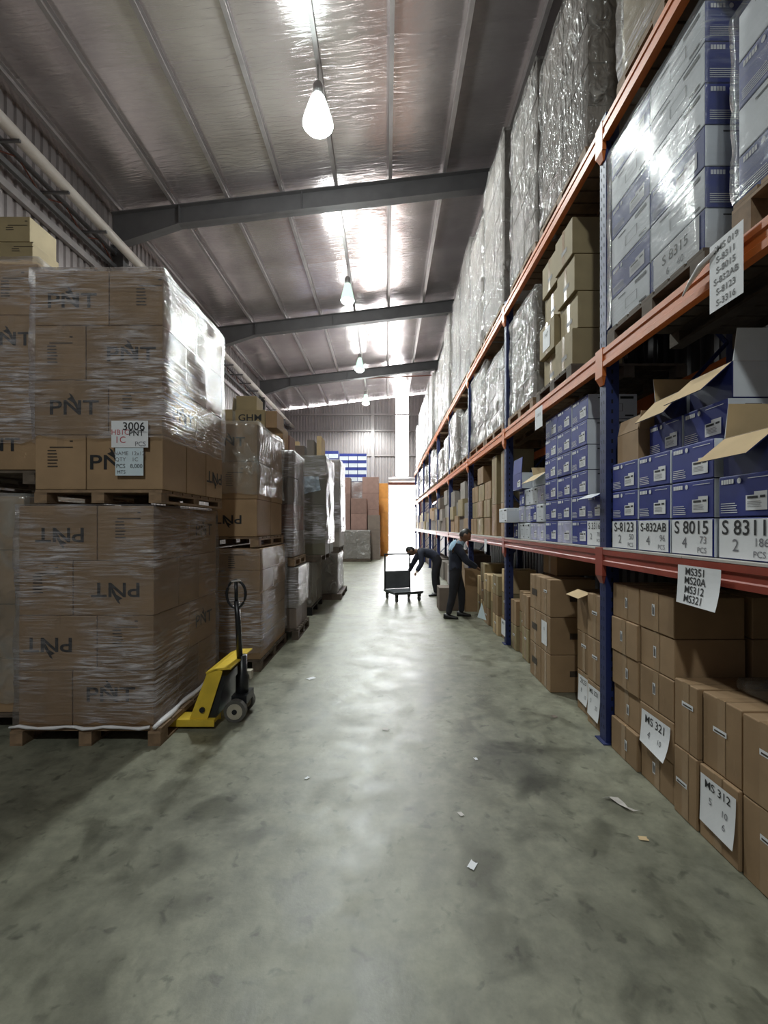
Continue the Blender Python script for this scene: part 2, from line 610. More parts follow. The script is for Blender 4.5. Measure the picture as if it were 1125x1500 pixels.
# pale eave pipe, its brackets and the lattice tray behind it
pipe = empty('eave_pipe', (-6.05, 9.7, 8.03))
tag(pipe, 'long pale round pipe running under the eave along the corrugated side wall', 'pipe')
MB().tube([(0, -18, 0), (0, 18.6, 0)], .105, 14).build('pipe_run', M['pvc'], pipe, smooth=True)
y = -12.5
while y < 18:
    if min(abs(y + 9.7 - q) for q in RAF) > .2: MB().box(-.54, -.02, -.15, .10, .02, -.108).build('bracket', M['rafter'], pipe, (0, y, 0))
    y += 1.1
tray = empty('lattice_girder', (-6.45, 9.7, 7.9))
tag(tray, kind='structure')
MB().box(-.04, -18, -.16, .04, 18.6, -.06).build('bottom_chord', M['rafter'], tray)
MB().box(-.03, -18, .16, .03, 18.6, .24).build('top_chord', M['rafter'], tray)
y = -12.5
k = 0
while y < 18:
    MB().tube([(0, y, -.1), (0, y + .55, .2), (0, y + 1.1, -.1)], .014, 5).build('lacing_bar', M['rust'], tray)
    y += 1.1
sp = MB().tube([(-6.2, 22.55, 9.02), (3.2, 22.55, 9.45)], .03, 8).build('sprinkler_pipe', M['rust'])
tag(sp, 'thin rust red pipe crossing under the third roof beam', 'pipe')


# ------------------------------------------------------------------ high bay lamps
def highbay(y, label, z=8.62, x=-1.19, dim=1.0, k=1.0, bell='refractor'):
    t = empty('high_bay_lamp', (x, y, z))
    tag(t, label, 'lamp', 'high bay lamps hung along the aisle')
    ztop = zroof(x) - .163 - z
    MB().tube([(0, 0, .72), (0, 0, ztop)], .008, 6).build('suspension_rod', M['blacksteel'], t)
    MB().lathe([(.0, .74), (.06, .73), (.085, .68), (.085, .52), (.05, .49), (0, .49)], 16).build('ballast_housing', M['galv'], t, smooth=True)
    MB().lathe([(a * k, b) for a, b in ((.09 / k, .50), (.12, .46), (.165, .34), (.21, .2), (.255, .06), (.262, 0))], 24).build('refractor_bell', M[bell], t, smooth=True)
    MB().lathe([(a * k, b) for a, b in ((.255, .0), (.22, -.05), (.15, -.085), (.07, -.1), (.0, -.103))], 24).build('lens_bowl', M['bulb'], t, smooth=True)
    l = bpy.data.lights.new('lamp_light', 'SPOT')
    l.spot_size = math.radians(168)
    l.spot_blend = .35
    l.energy = LAMP_W * dim
    l.color = (.93, 1, .97)
    l.shadow_soft_size = .22
    lo = bpy.data.objects.new('lamp_light', l)
    C.objects.link(lo)
    lo.parent = t
    lo.location = (0, 0, -.36)
    l2 = bpy.data.lights.new('bell_glow', 'POINT')   # what the clear bell throws sideways and up
    l2.energy = BELL_W * dim
    l2.color = (.93, 1, .97)
    l2.shadow_soft_size = .3
    lo = bpy.data.objects.new('bell_glow', l2)
    C.objects.link(lo)
    lo.parent = t
    lo.location = (0, 0, -.42)


highbay(7.6, 'nearest glowing high bay lamp, large and bright under the foil ceiling')
highbay(13.4, 'second lit high bay lamp with a pale green bell, before the second roof beam', 8.55, k=.8, bell='refractor_green')
highbay(19.5, 'third small high bay lamp, just before the third roof beam', 8.6, k=.8, bell='refractor_green')
highbay(25.2, 'farthest tiny high bay lamp near the end wall', 8.7, k=.8, bell='refractor_green')
highbay(-4.4, 'high bay lamp behind the photographer, near the front wall', dim=.78)

# ------------------------------------------------------------------ text and decals
_tm = {}


def text_mesh(s, size, mat='ink', bold=0.0, flip=False, sx=1.0):
    key = (s, round(size, 4), mat, bold, flip, sx)
    if key in _tm: return _tm[key]
    cu = bpy.data.curves.new('t', 'FONT')
    cu.body = s
    cu.size = size
    cu.align_x, cu.align_y = 'CENTER', 'CENTER'
    cu.offset = bold * size
    cu.resolution_u = 3
    o = bpy.data.objects.new('t', cu)
    C.objects.link(o)
    bpy.context.view_layer.update()
    me = bpy.data.meshes.new_from_object(o.evaluated_get(bpy.context.evaluated_depsgraph_get()))
    bpy.data.objects.remove(o)
    bpy.data.curves.remove(cu)
    me.name = 'lettering'
    for v in me.vertices:
        v.co.x *= sx
        if flip: v.co.x, v.co.y = -v.co.x, -v.co.y
    me.materials.clear()
    me.materials.append(M[mat])
    _tm[key] = me
    return me


def join_meshes(parts, mats):
    """parts: (mesh, x, y, mi)"""
    mb = MB()
    for me, x, y, mi in parts:
        mb.add([(v.co.x + x, v.co.y + y, v.co.z) for v in me.vertices], [tuple(p.vertices) for p in me.polygons], mi)
    return mb.mesh('lettering', mats)


def logo_mesh(flip=False, mat='ink', size=.155):
    """PNT in wide capitals with a small swooping mark over the N"""
    key = ('logo', flip, mat, size)
    if key in _tm: return _tm[key]
    t = text_mesh('PNT', size, mat, .012, False, 1.3)
    mb = MB()
    mb.add([(v.co.x, v.co.y, v.co.z) for v in t.vertices], [tuple(p.vertices) for p in t.polygons])
    s = size / .155
    mb.add([(-.035 * s, .115 * s, 0), (-.012 * s, .10 * s, 0), (.03 * s, .03 * s, 0), (.035 * s, -.03 * s, 0), (.0 * s, .035 * s, 0)], [(0, 1, 2), (0, 2, 4), (2, 3, 4)])
    mb.add([(-.05 * s, .07 * s, 0), (-.02 * s, .085 * s, 0), (.0, .04 * s, 0)], [(0, 1, 2)])
    if flip: mb.v = [(-a, -b, c) for a, b, c in mb.v]
    _tm[key] = mb.mesh('lettering', M[mat])
    return _tm[key]


def spec_mesh(wd=.16, n=6):
    key = ('spec', wd, n)
    if key in _tm: return _tm[key]
    mb = MB()
    r = random.Random(5)
    mb.rect(-wd * .5, .075, wd * .6, .083)
    for k in range(n):
        yy = .05 - k * .024
        mb.rect(-wd * .6, yy, -wd * .6 + wd * r.uniform(.25, .5), yy + .009)
    mb.rect(wd * .45, .12, wd * .6, .13)
    _tm[key] = mb.mesh('lettering', M['fadedink'])
    return _tm[key]


def decal(par, name, me, face, dims, u, v, d=.0025):
    wd, dp, h = dims
    if face == 'front': return obj(name, me, par, (u, -dp / 2 - d, v), (PI / 2, 0, 0))
    if face == 'aisle_l': return obj(name, me, par, (wd / 2 + d, u, v), (PI / 2, 0, PI / 2))
    if face == 'aisle_r': return obj(name, me, par, (-wd / 2 - d, -u, v), (PI / 2, 0, -PI / 2))


# ------------------------------------------------------------------ cartons
_cm = {}
LOOK = {  # faces: aisle (x) faces, end (y) faces, top/bottom
    'kraft': ('kraft',) * 3, 'khaki': ('khaki',) * 3, 'darkboard': ('darkboard',) * 3, 'greenboard': ('greenboard',) * 3, 'maroon': ('maroon',) * 3,
    'orange': ('orange',) * 3, 'greyboard': ('greyboard',) * 3, 'paleboard': ('paleboard',) * 3,
    'blue': ('blue', 'white', 'navy'), 'bluewhite': ('white', 'blue', 'navy'), 'white': ('white',) * 3, 'lilac': ('lilac', 'white', 'white'),
    'navy': ('navy', 'white', 'navy'), 'bluefront': ('blue', 'blue', 'navy'),
}


def carton_mesh(wd, dp, h, look):
    key = (round(wd, 3), round(dp, 3), round(h, 3), look)
    if key in _cm: return _cm[key]
    bm = bmesh.new()
    bmesh.ops.create_cube(bm, size=1)
    for v in bm.verts: v.co = Vector((v.co.x * wd, v.co.y * dp, (v.co.z + .5) * h))
    bmesh.ops.bevel(bm, geom=bm.edges[:], offset=.006, segments=2, affect='EDGES', profile=.5)
    for f in bm.faces:
        n = f.normal
        a = max(range(3), key=lambda i: abs(n[i]))
        f.material_index = a
    # slight slump of the top and swell of the sides
    me = bpy.data.meshes.new('carton')
    bm.to_mesh(me)
    bm.free()
    for k in LOOK[look]: me.materials.append(M[k])
    _cm[key] = me
    return me


def open_mesh(wd, dp, h, look):
    t = .006
    mb = MB()
    a, b = wd / 2, dp / 2
    mb.box(-a, -b, 0, a, b, t, 2)
    for (x0, y0, x1, y1, mi) in ((-a, -b, -a + t, b, 0), (a - t, -b, a, b, 0), (-a + t, -b, a - t, -b + t, 1), (-a + t, b - t, a - t, b, 1)):
        mb.box(x0, y0, t, x1, y1, h, mi)
    return mb.mesh('carton', [M[k] for k in LOOK[look]])


def flap(par, side, dims, ang, ln, outer, inner='paleboard'):
    """a lid flap hinged on the rim; ang 0 = upright, 90 = level outwards, more = drooping"""
    wd, dp, h = dims
    L = (dp if side in ('-x', '+x') else wd) - .01
    mb = MB()
    mb.box(0, -L / 2, 0, .005, L / 2, ln, 0)
    mb.m = [0, 0, 0, 0, 0, 0]
    mb.m[3] = 0
    me = mb.mesh('flap', [M[outer], M[inner]])
    for p in me.polygons:
        p.material_index = 1 if p.normal.x < -.5 else 0
    a = math.radians(ang)
    rz = {'+x': 0, '-x': PI, '+y': PI / 2, '-y': -PI / 2}[side]
    off = {'+x': (wd / 2 - .004, 0), '-x': (-wd / 2 + .004, 0), '+y': (0, dp / 2 - .004), '-y': (0, -dp / 2 + .004)}[side]
    o = obj('flap', me, par, (off[0], off[1], h + .002))
    o.rotation_mode = 'XYZ'
    o.rotation_euler = (0, a, rz)
    return o


def tape_mesh(wd, dp, h, axis='y'):
    key = ('tape', round(wd, 3), round(dp, 3), round(h, 3), axis)
    if key in _cm: return _cm[key]
    mb = MB()
    e = .0015
    s = .026
    if axis == 'x':  # runs across x over the top and down the x faces
        mb.rect(-wd / 2 - e, -s, wd / 2 + e, s, h + e)
        for x in (-wd / 2 - e, wd / 2 + e):
            mb.add([(x, -s, h + e), (x, s, h + e), (x, s, h * .02), (x, -s, h * .02)], [(0, 1, 2, 3)])
    else:
        mb.rect(-s, -dp / 2 - e, s, dp / 2 + e, h + e)
        for y in (-dp / 2 - e, dp / 2 + e):
            mb.add([(-s, y, h + e), (s, y, h + e), (s, y, h * .62), (-s, y, h * .62)], [(0, 1, 2, 3)])
    _cm[key] = mb.mesh('tape', M['tape'])
    return _cm[key]


def carton(x0, x1, y0, y1, z, h, look, label, group=None, tape=None, jit=.0, rz=0):
    g = .003
    wd, dp = x1 - x0 - 2 * g, y1 - y0 - 2 * g
    o = obj('carton', carton_mesh(wd, dp, h - g, look), None, ((x0 + x1) / 2 + rnd.uniform(-jit, jit), (y0 + y1) / 2, z + .0005))
    o.rotation_euler = (0, 0, rz)
    tag(o, label, 'carton', group)
    if tape: obj('tape', tape_mesh(wd, dp, h - g, tape), o)
    o['dims'] = (wd, dp, h - g)
    return o, (wd, dp, h - g)


def open_carton(x0, x1, y0, y1, z, h, look, label, flaps, group=None, inner='paleboard'):
    wd, dp = x1 - x0 - .006, y1 - y0 - .006
    o = obj('open_carton', open_mesh(wd, dp, h, look), None, ((x0 + x1) / 2, (y0 + y1) / 2, z + .0005))
    tag(o, label, 'carton', group)
    for side, ang, ln in flaps:
        flap(o, side, (wd, dp, h), ang, ln, LOOK[look][0 if 'x' in side else 1], inner)
    return o, (wd, dp, h)


ORD = ['bottom', 'second', 'third', 'fourth', 'fifth', 'sixth', 'seventh']
NTH = ['first', 'second', 'third', 'fourth', 'fifth', 'sixth', 'seventh', 'eighth', 'ninth', 'tenth']


# ------------------------------------------------------------------ pallets and film
_pm = {}


def bxm(name, a, b, c, mat):
    key = (name, round(a, 3), round(b, 3), round(c, 3), mat)
    if key not in _pm:
        _pm[key] = MB().box(-a / 2, -b / 2, 0, a / 2, b / 2, c).mesh(name, M[mat])
    return _pm[key]


def pallet(x0, x1, y0, y1, z, label, mat='wood', group=None, h=.13, near=True):
    t = empty('pallet', ((x0 + x1) / 2, (y0 + y1) / 2, z))
    tag(t, label, 'pallet', group)
    W, D = x1 - x0, y1 - y0
    if near:
        n = 7
        bw = D / n - .02
        for k in range(n):
            obj('deck_board', bxm('deck_board', W, bw, .02, mat), t, (0, -D / 2 + (k + .5) * D / n, h - .021))
        for i in (-1, 0, 1):
            obj('runner', bxm('runner', .095, D, .018, mat), t, (i * (W / 2 - .0475), 0, 0))
            obj('stringer', bxm('stringer', .095, D, .016, mat), t, (i * (W / 2 - .0475), 0, h - .038))
            for j in (-1, 0, 1):
                obj('block', bxm('block', .095, .11, h - .056, mat), t, (i * (W / 2 - .0475), j * (D / 2 - .055), .018))
    else:
        obj('deck', bxm('deck', W, D, .025, mat), t, (0, 0, h - .026))
        for i in (-1, 0, 1):
            obj('stringer', bxm('stringer', W, .09, h - .026, mat), t, (0, i * (D / 2 - .045), 0))
    return t


def film(x0, x1, y0, y1, z0, z1, label, mat='wrap', seed=0, layers=4, amp=.014, top=.18, group=None, name='stretch_wrap', parent=None, nz=26, ns=14, skew=0, ruff=.15):
    """a film sleeve around a load: drawn in at the seams between layers, ruffled at the top rim"""
    W, D, H = x1 - x0, y1 - y0, z1 - z0
    e = .024
    z1 += .012
    W, D, H = x1 - x0, y1 - y0, z1 - z0
    per = []
    for (ax, ay, bx, by) in ((-1, -1, 1, -1), (1, -1, 1, 1), (1, 1, -1, 1), (-1, 1, -1, -1)):
        for k in range(ns):
            t = k / ns
            per.append((ax + (bx - ax) * t, ay + (by - ay) * t))
    n = len(per)
    vs, fs = [], []
    rings = nz + 1 + (2 if top else 0)
    for j in range(rings):
        if j <= nz:
            z = H * j / nz
            f = (j / nz * layers) % 1.0
            pinch = -.006 * math.exp(-((min(f, 1 - f)) / .08) ** 2)
            inset = 0
        else:
            q = (j - nz) / 2
            z = H + (.012 + .01 * q) * ruff
            pinch = 0
            inset = top * q
        for i, (px, py) in enumerate(per):
            base = Vector((px * (W / 2 + e + skew * (z / H - .5)), py * (D / 2 + e), z))
            nn = noise.noise(Vector((base.x * 2.2 + seed * 7, base.y * 2.2, z * 3.5))) * amp + noise.noise(Vector((base.x * 6 + seed, base.y * 6, z * 11 + seed * 3))) * amp * .55
            out = Vector((px if abs(px) >= .999 else 0, py if abs(py) >= .999 else 0, 0))
            if out.length > 0: out.normalize()
            cr = .992 if (abs(px) > .99 and abs(py) > .99) else 1
            q = base + out * (max(nn, -e * .5) + pinch)
            if j > nz:
                q.x *= 1 - inset / (W / 2)
                q.y *= 1 - inset / (D / 2)
                q.z += (noise.noise(Vector((px * 4, py * 4, seed))) * .03 + .012) * ruff
            elif j == 0:
                q.z += abs(noise.noise(Vector((px * 3, py * 3, seed + 5)))) * .06
            vs.append((q.x * cr, q.y * cr, q.z))
    for j in range(rings - 1):
        for i in range(n):
            fs.append((j * n + i, j * n + (i + 1) % n, (j + 1) * n + (i + 1) % n, (j + 1) * n + i))
    mb = MB()
    mb.add(vs, fs)
    loc = ((x0 + x1) / 2, (y0 + y1) / 2, z0)
    if parent is not None:
        p = parent.location
        loc = (loc[0] - p.x, loc[1] - p.y, loc[2] - p.z)
    o = mb.build(name, M[mat], parent, loc, smooth=True)
    if label: tag(o, label, 'wrap', group)
    return o


# ------------------------------------------------------------------ near stacks on the wall side (photo's left)
def brick_load(x0, x1, y0, y1, z0, lh, types, stack, prints, fullback=False, only_aisle=False, look='kraft'):
    W, D = x1 - x0, y1 - y0
    res = {}
    n = len(types)
    for l, ty in enumerate(types):
        lay = ORD[l] if l < n - 1 else 'top'
        z = z0 + l * lh
        split = x0 + W * (.58 if ty == 'P' else .4)
        jx = rnd.uniform(-.005, .005)
        boxes = []
        if not only_aisle:
            boxes.append(('front wall-side corner', x0 + jx, split + jx, y0, y0 + D * (.34 if ty == 'P' else .5)))
        k = 2 if ty == 'P' else 3
        for q in range(1 if only_aisle else k):
            where = ['front aisle-side corner', 'aisle-side middle' if k == 3 else 'aisle-side rear corner', 'aisle-side rear corner'][q]
            boxes.append((where, split + jx, x1 + jx, y0 + D * q / k, y0 + D * (q + 1) / k))
        for where, a, b, c, d in boxes:
            key = (l, 'L' if 'wall' in where else 'R%d' % (0 if 'front' in where else (1 if 'middle' in where else 2)))
            pr = prints.get(key, [])
            desc = 'brown carton'
            kinds = [p[0] for p in pr]
            if 'flip' in kinds: desc = 'brown carton with upside-down black logo'
            elif 'logo' in kinds: desc = 'brown carton with black logo'
            elif 'spec' in kinds: desc = 'brown carton with small printed lines'
            o, dims = carton(a, b, c, d, z, lh, look, f'{desc}, {lay} layer, {where} of {stack}', f'cartons of {stack}')
            for kind, face, u, v in pr:
                me = logo_mesh(False) if kind == 'logo' else logo_mesh(True) if kind == 'flip' else spec_mesh()
                decal(o, 'printed_logo' if kind != 'spec' else 'printed_text', me, face, dims, u, v)
            if (b - a) > .3: decal(o, 'tape', tape_strip(dims[0] * .0 + .05, dims[2] * .25), 'front', dims, 0, dims[2] * .875, .0012)
            res[key] = o
    return res


def tape_strip(a, b):
    key = ('ts', round(a, 3), round(b, 3))
    if key not in _pm: _pm[key] = MB().rect(-a / 2, -b / 2, a / 2, b / 2).mesh('tape', M['tape'])
    return _pm[key]


A1 = 'nearest lower load'
brick_load(-2.80, -1.77, 3.32, 4.54, .131, .418, 'QPQP', A1, {
    (0, 'R0'): [('logo', 'front', -.02, .23)], (1, 'L'): [('flip', 'front', -.07, .2)], (1, 'R0'): [('spec', 'front', 0, .25)],
    (2, 'R0'): [('flip', 'front', .02, .2)], (2, 'L'): [('spec', 'front', 0, .24)], (3, 'L'): [('flip', 'front', .02, .2)], (3, 'R0'): [('spec', 'front', .02, .24)],
    (3, 'R2'): [('logo', 'aisle_l', 0, .22)], (1, 'R2'): [('logo', 'aisle_l', .0, .2)], (3, 'R0'): [('spec', 'front', .02, .24)]})
pallet(-2.82, -1.69, 3.27, 4.56, 0, 'wooden pallet on the floor under the nearest lower load')
film(-2.80, -1.77, 3.32, 4.54, .14, 1.80, 'clear stretch film wound around the nearest lower load', 'wrap', 1, 4, .02)
A2 = 'nearest upper load'
pallet(-2.66, -1.70, 3.30, 4.52, 1.822, 'wooden pallet between the nearest lower and upper loads', 'wood', None, .10)
lab = brick_load(-2.66, -1.69, 3.30, 4.50, 1.923, .414, 'QPQP', A2, {
    (0, 'L'): [('spec', 'front', 0, .24)], (0, 'R0'): [('logo', 'front', -.08, .2)], (0, 'R2'): [('flip', 'aisle_l', 0, .2)],
    (1, 'L'): [('logo', 'front', .02, .2)], (1, 'R0'): [('spec', 'front', 0, .24)], (1, 'R0'): [('spec', 'front', 0, .24), ('logo', 'aisle_l', .05, .2)],
    (2, 'R0'): [('logo', 'front', .05, .19)], (2, 'L'): [('spec', 'front', 0, .2)], (3, 'L'): [('logo', 'front', .0, .18)], (3, 'R0'): [('spec', 'front', .1, .22)]})
film(-2.66, -1.69, 3.30, 4.50, 2.30, 3.58, 'clear stretch film around the three upper layers of the nearest upper load', 'wrap', 2, 3, .02)
# two paper labels taped to the upper load
def paper_sheet(name, wd, ht, lines, mat='paper', curl=0.0):
    """returns meshes: sheet (slightly curled) and its lettering"""
    mb = MB()
    n = 6
    vs = []
    for j in range(n + 1):
        for i in range(n + 1):
            u, v = i / n, j / n
            vs.append(((u - .5) * wd, (v - .5) * ht, curl * ((1 - v) ** 2) * (.5 + u)))
    mb.add(vs, [(j * (n + 1) + i, j * (n + 1) + i + 1, (j + 1) * (n + 1) + i + 1, (j + 1) * (n + 1) + i) for j in range(n) for i in range(n)])
    sheet = mb.mesh('sheet', M[mat])
    parts, mats = [], []
    for s, x, yy, size, col, bold in lines:
        if M[col] not in mats: mats.append(M[col])
        parts.append((text_mesh(s, size, col, bold), x, yy, mats.index(M[col])))
    le = None
    if parts:
        le = join_meshes(parts, mats)
        for v in le.vertices:
            q = 1 - max(0, min(1, v.co.y / ht + .5))
            v.co.z = curl * q * q * (.5 + v.co.x / wd + .5) + .0015
    return sheet, le


def paper_thing(name, label, loc, rz, wd, ht, lines, mat='paper', curl=0, cat='paper sign', ry=0, group=None):
    sh, le = paper_sheet(name, wd, ht, lines, mat, curl)
    o = obj(name, sh, None, loc, (PI / 2, ry, rz))
    tag(o, label, cat, group)
    if le: obj('lettering', le, o)
    return o


p = paper_thing('paper_label', 'white sheet numbered 3006 taped on the front of the nearest upper load', (-1.92, 3.268, 2.335), 0, .275, .2,
                [('3006', .03, .055, .085, 'ink', .01), ('PNT', .05, .005, .06, 'ink', .008), ('HB1C', -.07, .012, .055, 'redink', 0), ('1C', -.07, -.045, .07, 'redink', 0), ('PCS', .08, -.075, .05, 'pencil', 0)])
p = paper_thing('paper_label', 'white form with handwritten figures hanging below the 3006 sheet', (-1.925, 3.272, 2.13), 0, .21, .21,
                [('NAME  12x12', 0, .06, .04, 'pencil', 0), ('QTY    1C', -.02, .015, .04, 'pencil', 0), ('PCS   8,000', 0, -.035, .042, 'ink', 0), ('MTS', -.06, -.08, .035, 'ink', 0)], 'stickerblue')
# white film rolled along the lower edge of the near load
sk = empty('film_skirt', (-1.78, 3.3, .14))
tag(sk, 'white rope of bunched film along the bottom edge of the nearest load', 'film')
MB().tube([(-1.04 + .07 * k, -.035 + .008 * math.sin(k * 2.1), .0 + .008 * math.sin(k * 1.3)) for k in range(16)], [.008 + .006 * abs(math.sin(k)) for k in range(16)], 6).build('front_roll', M['skirt'], sk, smooth=True)
MB().tube([(.045 + .006 * math.sin(k), -.035 + .1 * k, .004 * math.sin(k * 1.7)) for k in range(13)], [.016 + .01 * abs(math.sin(k * .8)) for k in range(13)], 6).build('side_roll', M['skirt'], sk, smooth=True)

# stack beside it, further to the wall
A3 = 'wall-side stack beside the nearest loads'
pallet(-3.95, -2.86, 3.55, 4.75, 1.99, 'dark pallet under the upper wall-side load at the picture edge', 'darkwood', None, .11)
brick_load(-3.86, -2.84, 3.56, 4.7, 2.105, .421, 'PQPQ', 'upper wall-side load', only_aisle=True, prints={
    (0, 'R0'): [('logo', 'front', -.13, .2)], (2, 'R0'): [('logo', 'front', -.02, .22)], (1, 'R0'): [('spec', 'front', -.0, .22)], (3, 'R0'): [('spec', 'front', .1, .22)]})
film(-3.86, -2.84, 3.56, 4.7, 2.3, 3.82, 'clear film with beaded corner around the upper wall-side load', 'wrap', 3, 4, .02)
brick_load(-3.95, -2.94, 3.55, 4.7, .131, .44, 'PQPQ', 'lower wall-side load in deep shade', {}, only_aisle=True)
film(-3.95, -2.94, 3.55, 4.7, .2, 1.9, 'bright film edge around the lower wall-side load in shade', 'wrapc', 4, 4, .02)
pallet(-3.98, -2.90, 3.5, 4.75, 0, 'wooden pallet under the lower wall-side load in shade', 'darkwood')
o, dm = carton(-4.85, -3.96, 4.85, 5.25, 4.806, .28, 'khaki', 'khaki carton at the picture edge, uppermost above the wall-side load', 'cartons above the wall-side load')
decal(o, 'printed_text', spec_mesh(.2, 2), 'front', dm, .3, .1)
o, dm = carton(-4.85, -3.93, 4.85, 5.25, 4.52, .283, 'khaki', 'khaki carton below the uppermost one, above the wall-side load', 'cartons above the wall-side load')
decal(o, 'printed_text', spec_mesh(.2, 2), 'front', dm, .35, .15)
wls = empty('wrapped_load', (-4.3, 5.4, 0))
tag(wls, 'tall wrapped load behind the wall-side stack, carrying khaki cartons', 'wrapped load')
for k in range(6): obj('carton', carton_mesh(1.25, 1.2, .725, 'kraft'), wls, (0, 0, .131 + k * .728))
film(-4.925, -3.675, 4.8, 6.0, .14, 4.47, None, 'wrap', 9, 6, .02, .1, parent=wls, nz=18, ns=8)
obj('pallet_deck', bxm('deck', 1.25, 1.2, .13, 'wood'), wls, (0, 0, 0))


# ------------------------------------------------------------------ grid loads further along
def grid_load(x0, x1, y0, y1, z0, lh, nl, nx, ny, stack, look='kraft', jit=.006, prints={}, tape=False, full=False):
    W, D = (x1 - x0) / nx, (y1 - y0) / ny
    for l in range(nl):
        lay = ORD[l] if l < nl - 1 else 'top'
        for i in range(nx):
            for j in range(ny):
                if not (i == nx - 1 or (j == 0 and full)): continue
                where = ('front' if j == 0 else 'middle' if j < ny - 1 else 'rear') + (' aisle-side' if i == nx - 1 else ' wall-side' if i == 0 else ' centre')
                lk = look[l] if isinstance(look, (list, tuple)) else look
                jj = rnd.uniform(-jit, jit)
                o, dm = carton(x0 + i * W + jj, x0 + (i + 1) * W + jj, y0 + j * D, y0 + (j + 1) * D, z0 + l * lh, lh, lk,
                               f'{ {"kraft": "brown", "greenboard": "dark olive", "darkboard": "grey brown", "greyboard": "pale grey", "maroon": "maroon brown", "bluewhite": "blue and white", "orange": "orange", "khaki": "khaki"}.get(lk, lk)} carton, {lay} layer, {where} of {stack}',
                               f'cartons of {stack}', 'y' if tape else None)
                for kind, face, u, v in prints.get((l, i, j), []):
                    me = logo_mesh(False, 'ink', .14) if kind == 'logo' else logo_mesh(True, 'ink', .14) if kind == 'flip' else spec_mesh()
                    decal(o, 'printed_logo' if kind != 'spec' else 'printed_text', me, face, dm, u, v)


B = 'second lower load behind the pallet jack'
pallet(-2.52, -1.42, 4.93, 6.2, 0, 'low pallet under the load behind the pallet jack', 'darkwood')
grid_load(-2.5, -1.43, 4.95, 6.18, .131, .252, 5, 2, 2, B, prints={(2, 1, 0): [('spec', 'front', 0, .12)], (4, 1, 0): [('spec', 'front', 0, .1)]})
film(-2.5, -1.43, 4.95, 6.18, .2, 1.375, 'creased stretch film around the lower load behind the pallet jack', 'wrap', 5, 5, .016, 0)
pallet(-2.5, -1.45, 4.95, 6.15, 1.405, 'pale pallet carrying the second upper load', 'wood', None, .115)
B2 = 'second upper load'
grid_load(-2.5, -1.46, 4.95, 6.12, 1.525, .427, 3, 2, 2, B2, prints={(2, 1, 0): [('logo', 'front', -.05, .22)], (0, 1, 0): [('flip', 'front', -.08, .2)], (1, 1, 0): [('spec', 'front', 0, .22)]})
film(-2.5, -1.46, 4.95, 6.12, 2.0, 2.82, 'loose clear film hood over the second upper load', 'wrapc', 6, 2, .03, .3, ruff=1)
ghm = text_mesh('GHM', .12, 'ink', .012, False, 1.15)
o, dm = carton(-1.95, -1.56, 5.62, 5.98, 2.905, .24, 'khaki', 'khaki carton with three black capitals on the film hood of the second load', 'cartons on top of the second load')
decal(o, 'printed_logo', ghm, 'front', dm, .0, .13)
o, dm = open_carton(-2.42, -1.98, 5.62, 5.98, 2.905, .24, 'khaki', 'open khaki carton with raised flap beside the lettered carton', [('+x', 6, .16), ('-x', 40, .16)], 'cartons on top of the second load')
decal(o, 'printed_logo', text_mesh('GHM', .12, 'ink', .012, False, 1.15), 'front', dm, -.02, .13)
carton(-1.95, -1.68, 5.66, 5.96, 3.146, .19, 'khaki', 'small khaki carton on top of the lettered carton', 'cartons on top of the second load')
carton(-1.555, -1.40, 5.6, 5.98, 2.905, .22, 'kraft', 'brown carton beside the lettered one at the aisle edge', 'cartons on top of the second load')
carton(-1.75, -1.5, 6.34, 6.7, 2.785, .30, 'kraft', 'brown carton on the third load, first behind the lettered cartons', 'cartons on top of the third load')
carton(-1.72, -1.48, 6.72, 7.1, 2.785, .26, 'maroon', 'reddish brown carton on the third load, second behind the lettered cartons', 'cartons on top of the third load')

Cn = 'third stack'
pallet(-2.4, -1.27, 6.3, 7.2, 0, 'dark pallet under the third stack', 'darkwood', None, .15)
grid_load(-2.38, -1.30, 6.34, 7.18, .152, .295, 3, 2, 2, 'third lower load', ['darkboard', 'greyboard', 'greyboard'])
film(-2.38, -1.30, 6.34, 7.18, .46, 1.03, 'bright film around the third lower load', 'wrap', 7, 2, .016, .1)
pallet(-2.4, -1.33, 6.32, 7.2, 1.06, 'brown pallet carrying the third upper load', 'wood', None, .12)
grid_load(-2.38, -1.36, 6.34, 7.16, 1.185, .39, 4, 2, 2, 'third upper load', ['darkboard', 'maroon', 'darkboard', 'darkboard'])
film(-2.38, -1.36, 6.34, 7.16, 1.2, 2.73, 'shiny crumpled film around the third upper load', 'wrap', 8, 4, .02, .1)

pallet(-2.5, -1.36, 8.0, 9.3, 0, 'black pallet under the fourth stack', 'blackplastic', None, .15, False)
grid_load(-2.48, -1.38, 8.02, 9.28, .152, .41, 2, 2, 2, 'fourth lower load', 'greyboard')
film(-2.48, -1.38, 8.02, 9.28, .16, .95, 'cloudy film around the fourth lower load', 'wrapw', 10, 2, .015, 0)
pallet(-2.4, -1.2, 8.02, 9.2, .985, 'pallet between the fourth lower and upper loads', 'darkwood', None, .12, False)
grid_load(-2.4, -1.12, 8.05, 9.2, 1.11, .46, 4, 2, 2, 'fourth upper load', 'greenboard')
fh = film(-2.4, -1.12, 8.05, 9.2, 1.3, 2.93, 'torn clear film hanging down the side of the fourth upper load', 'wrap', 11, 2, .05, 0, nz=16, ns=14)
bf = MB()
vs = []
for j in range(9):
    for i in range(11):
        u, v = i / 10, j / 8
        vs.append((u * .34 + v * .04, -.02 + .03 * noise.noise(Vector((u * 6, v * 6, 2))), -.33 * v * (1 - .25 * u) + .03 * noise.noise(Vector((u * 4, v * 3, 7)))))
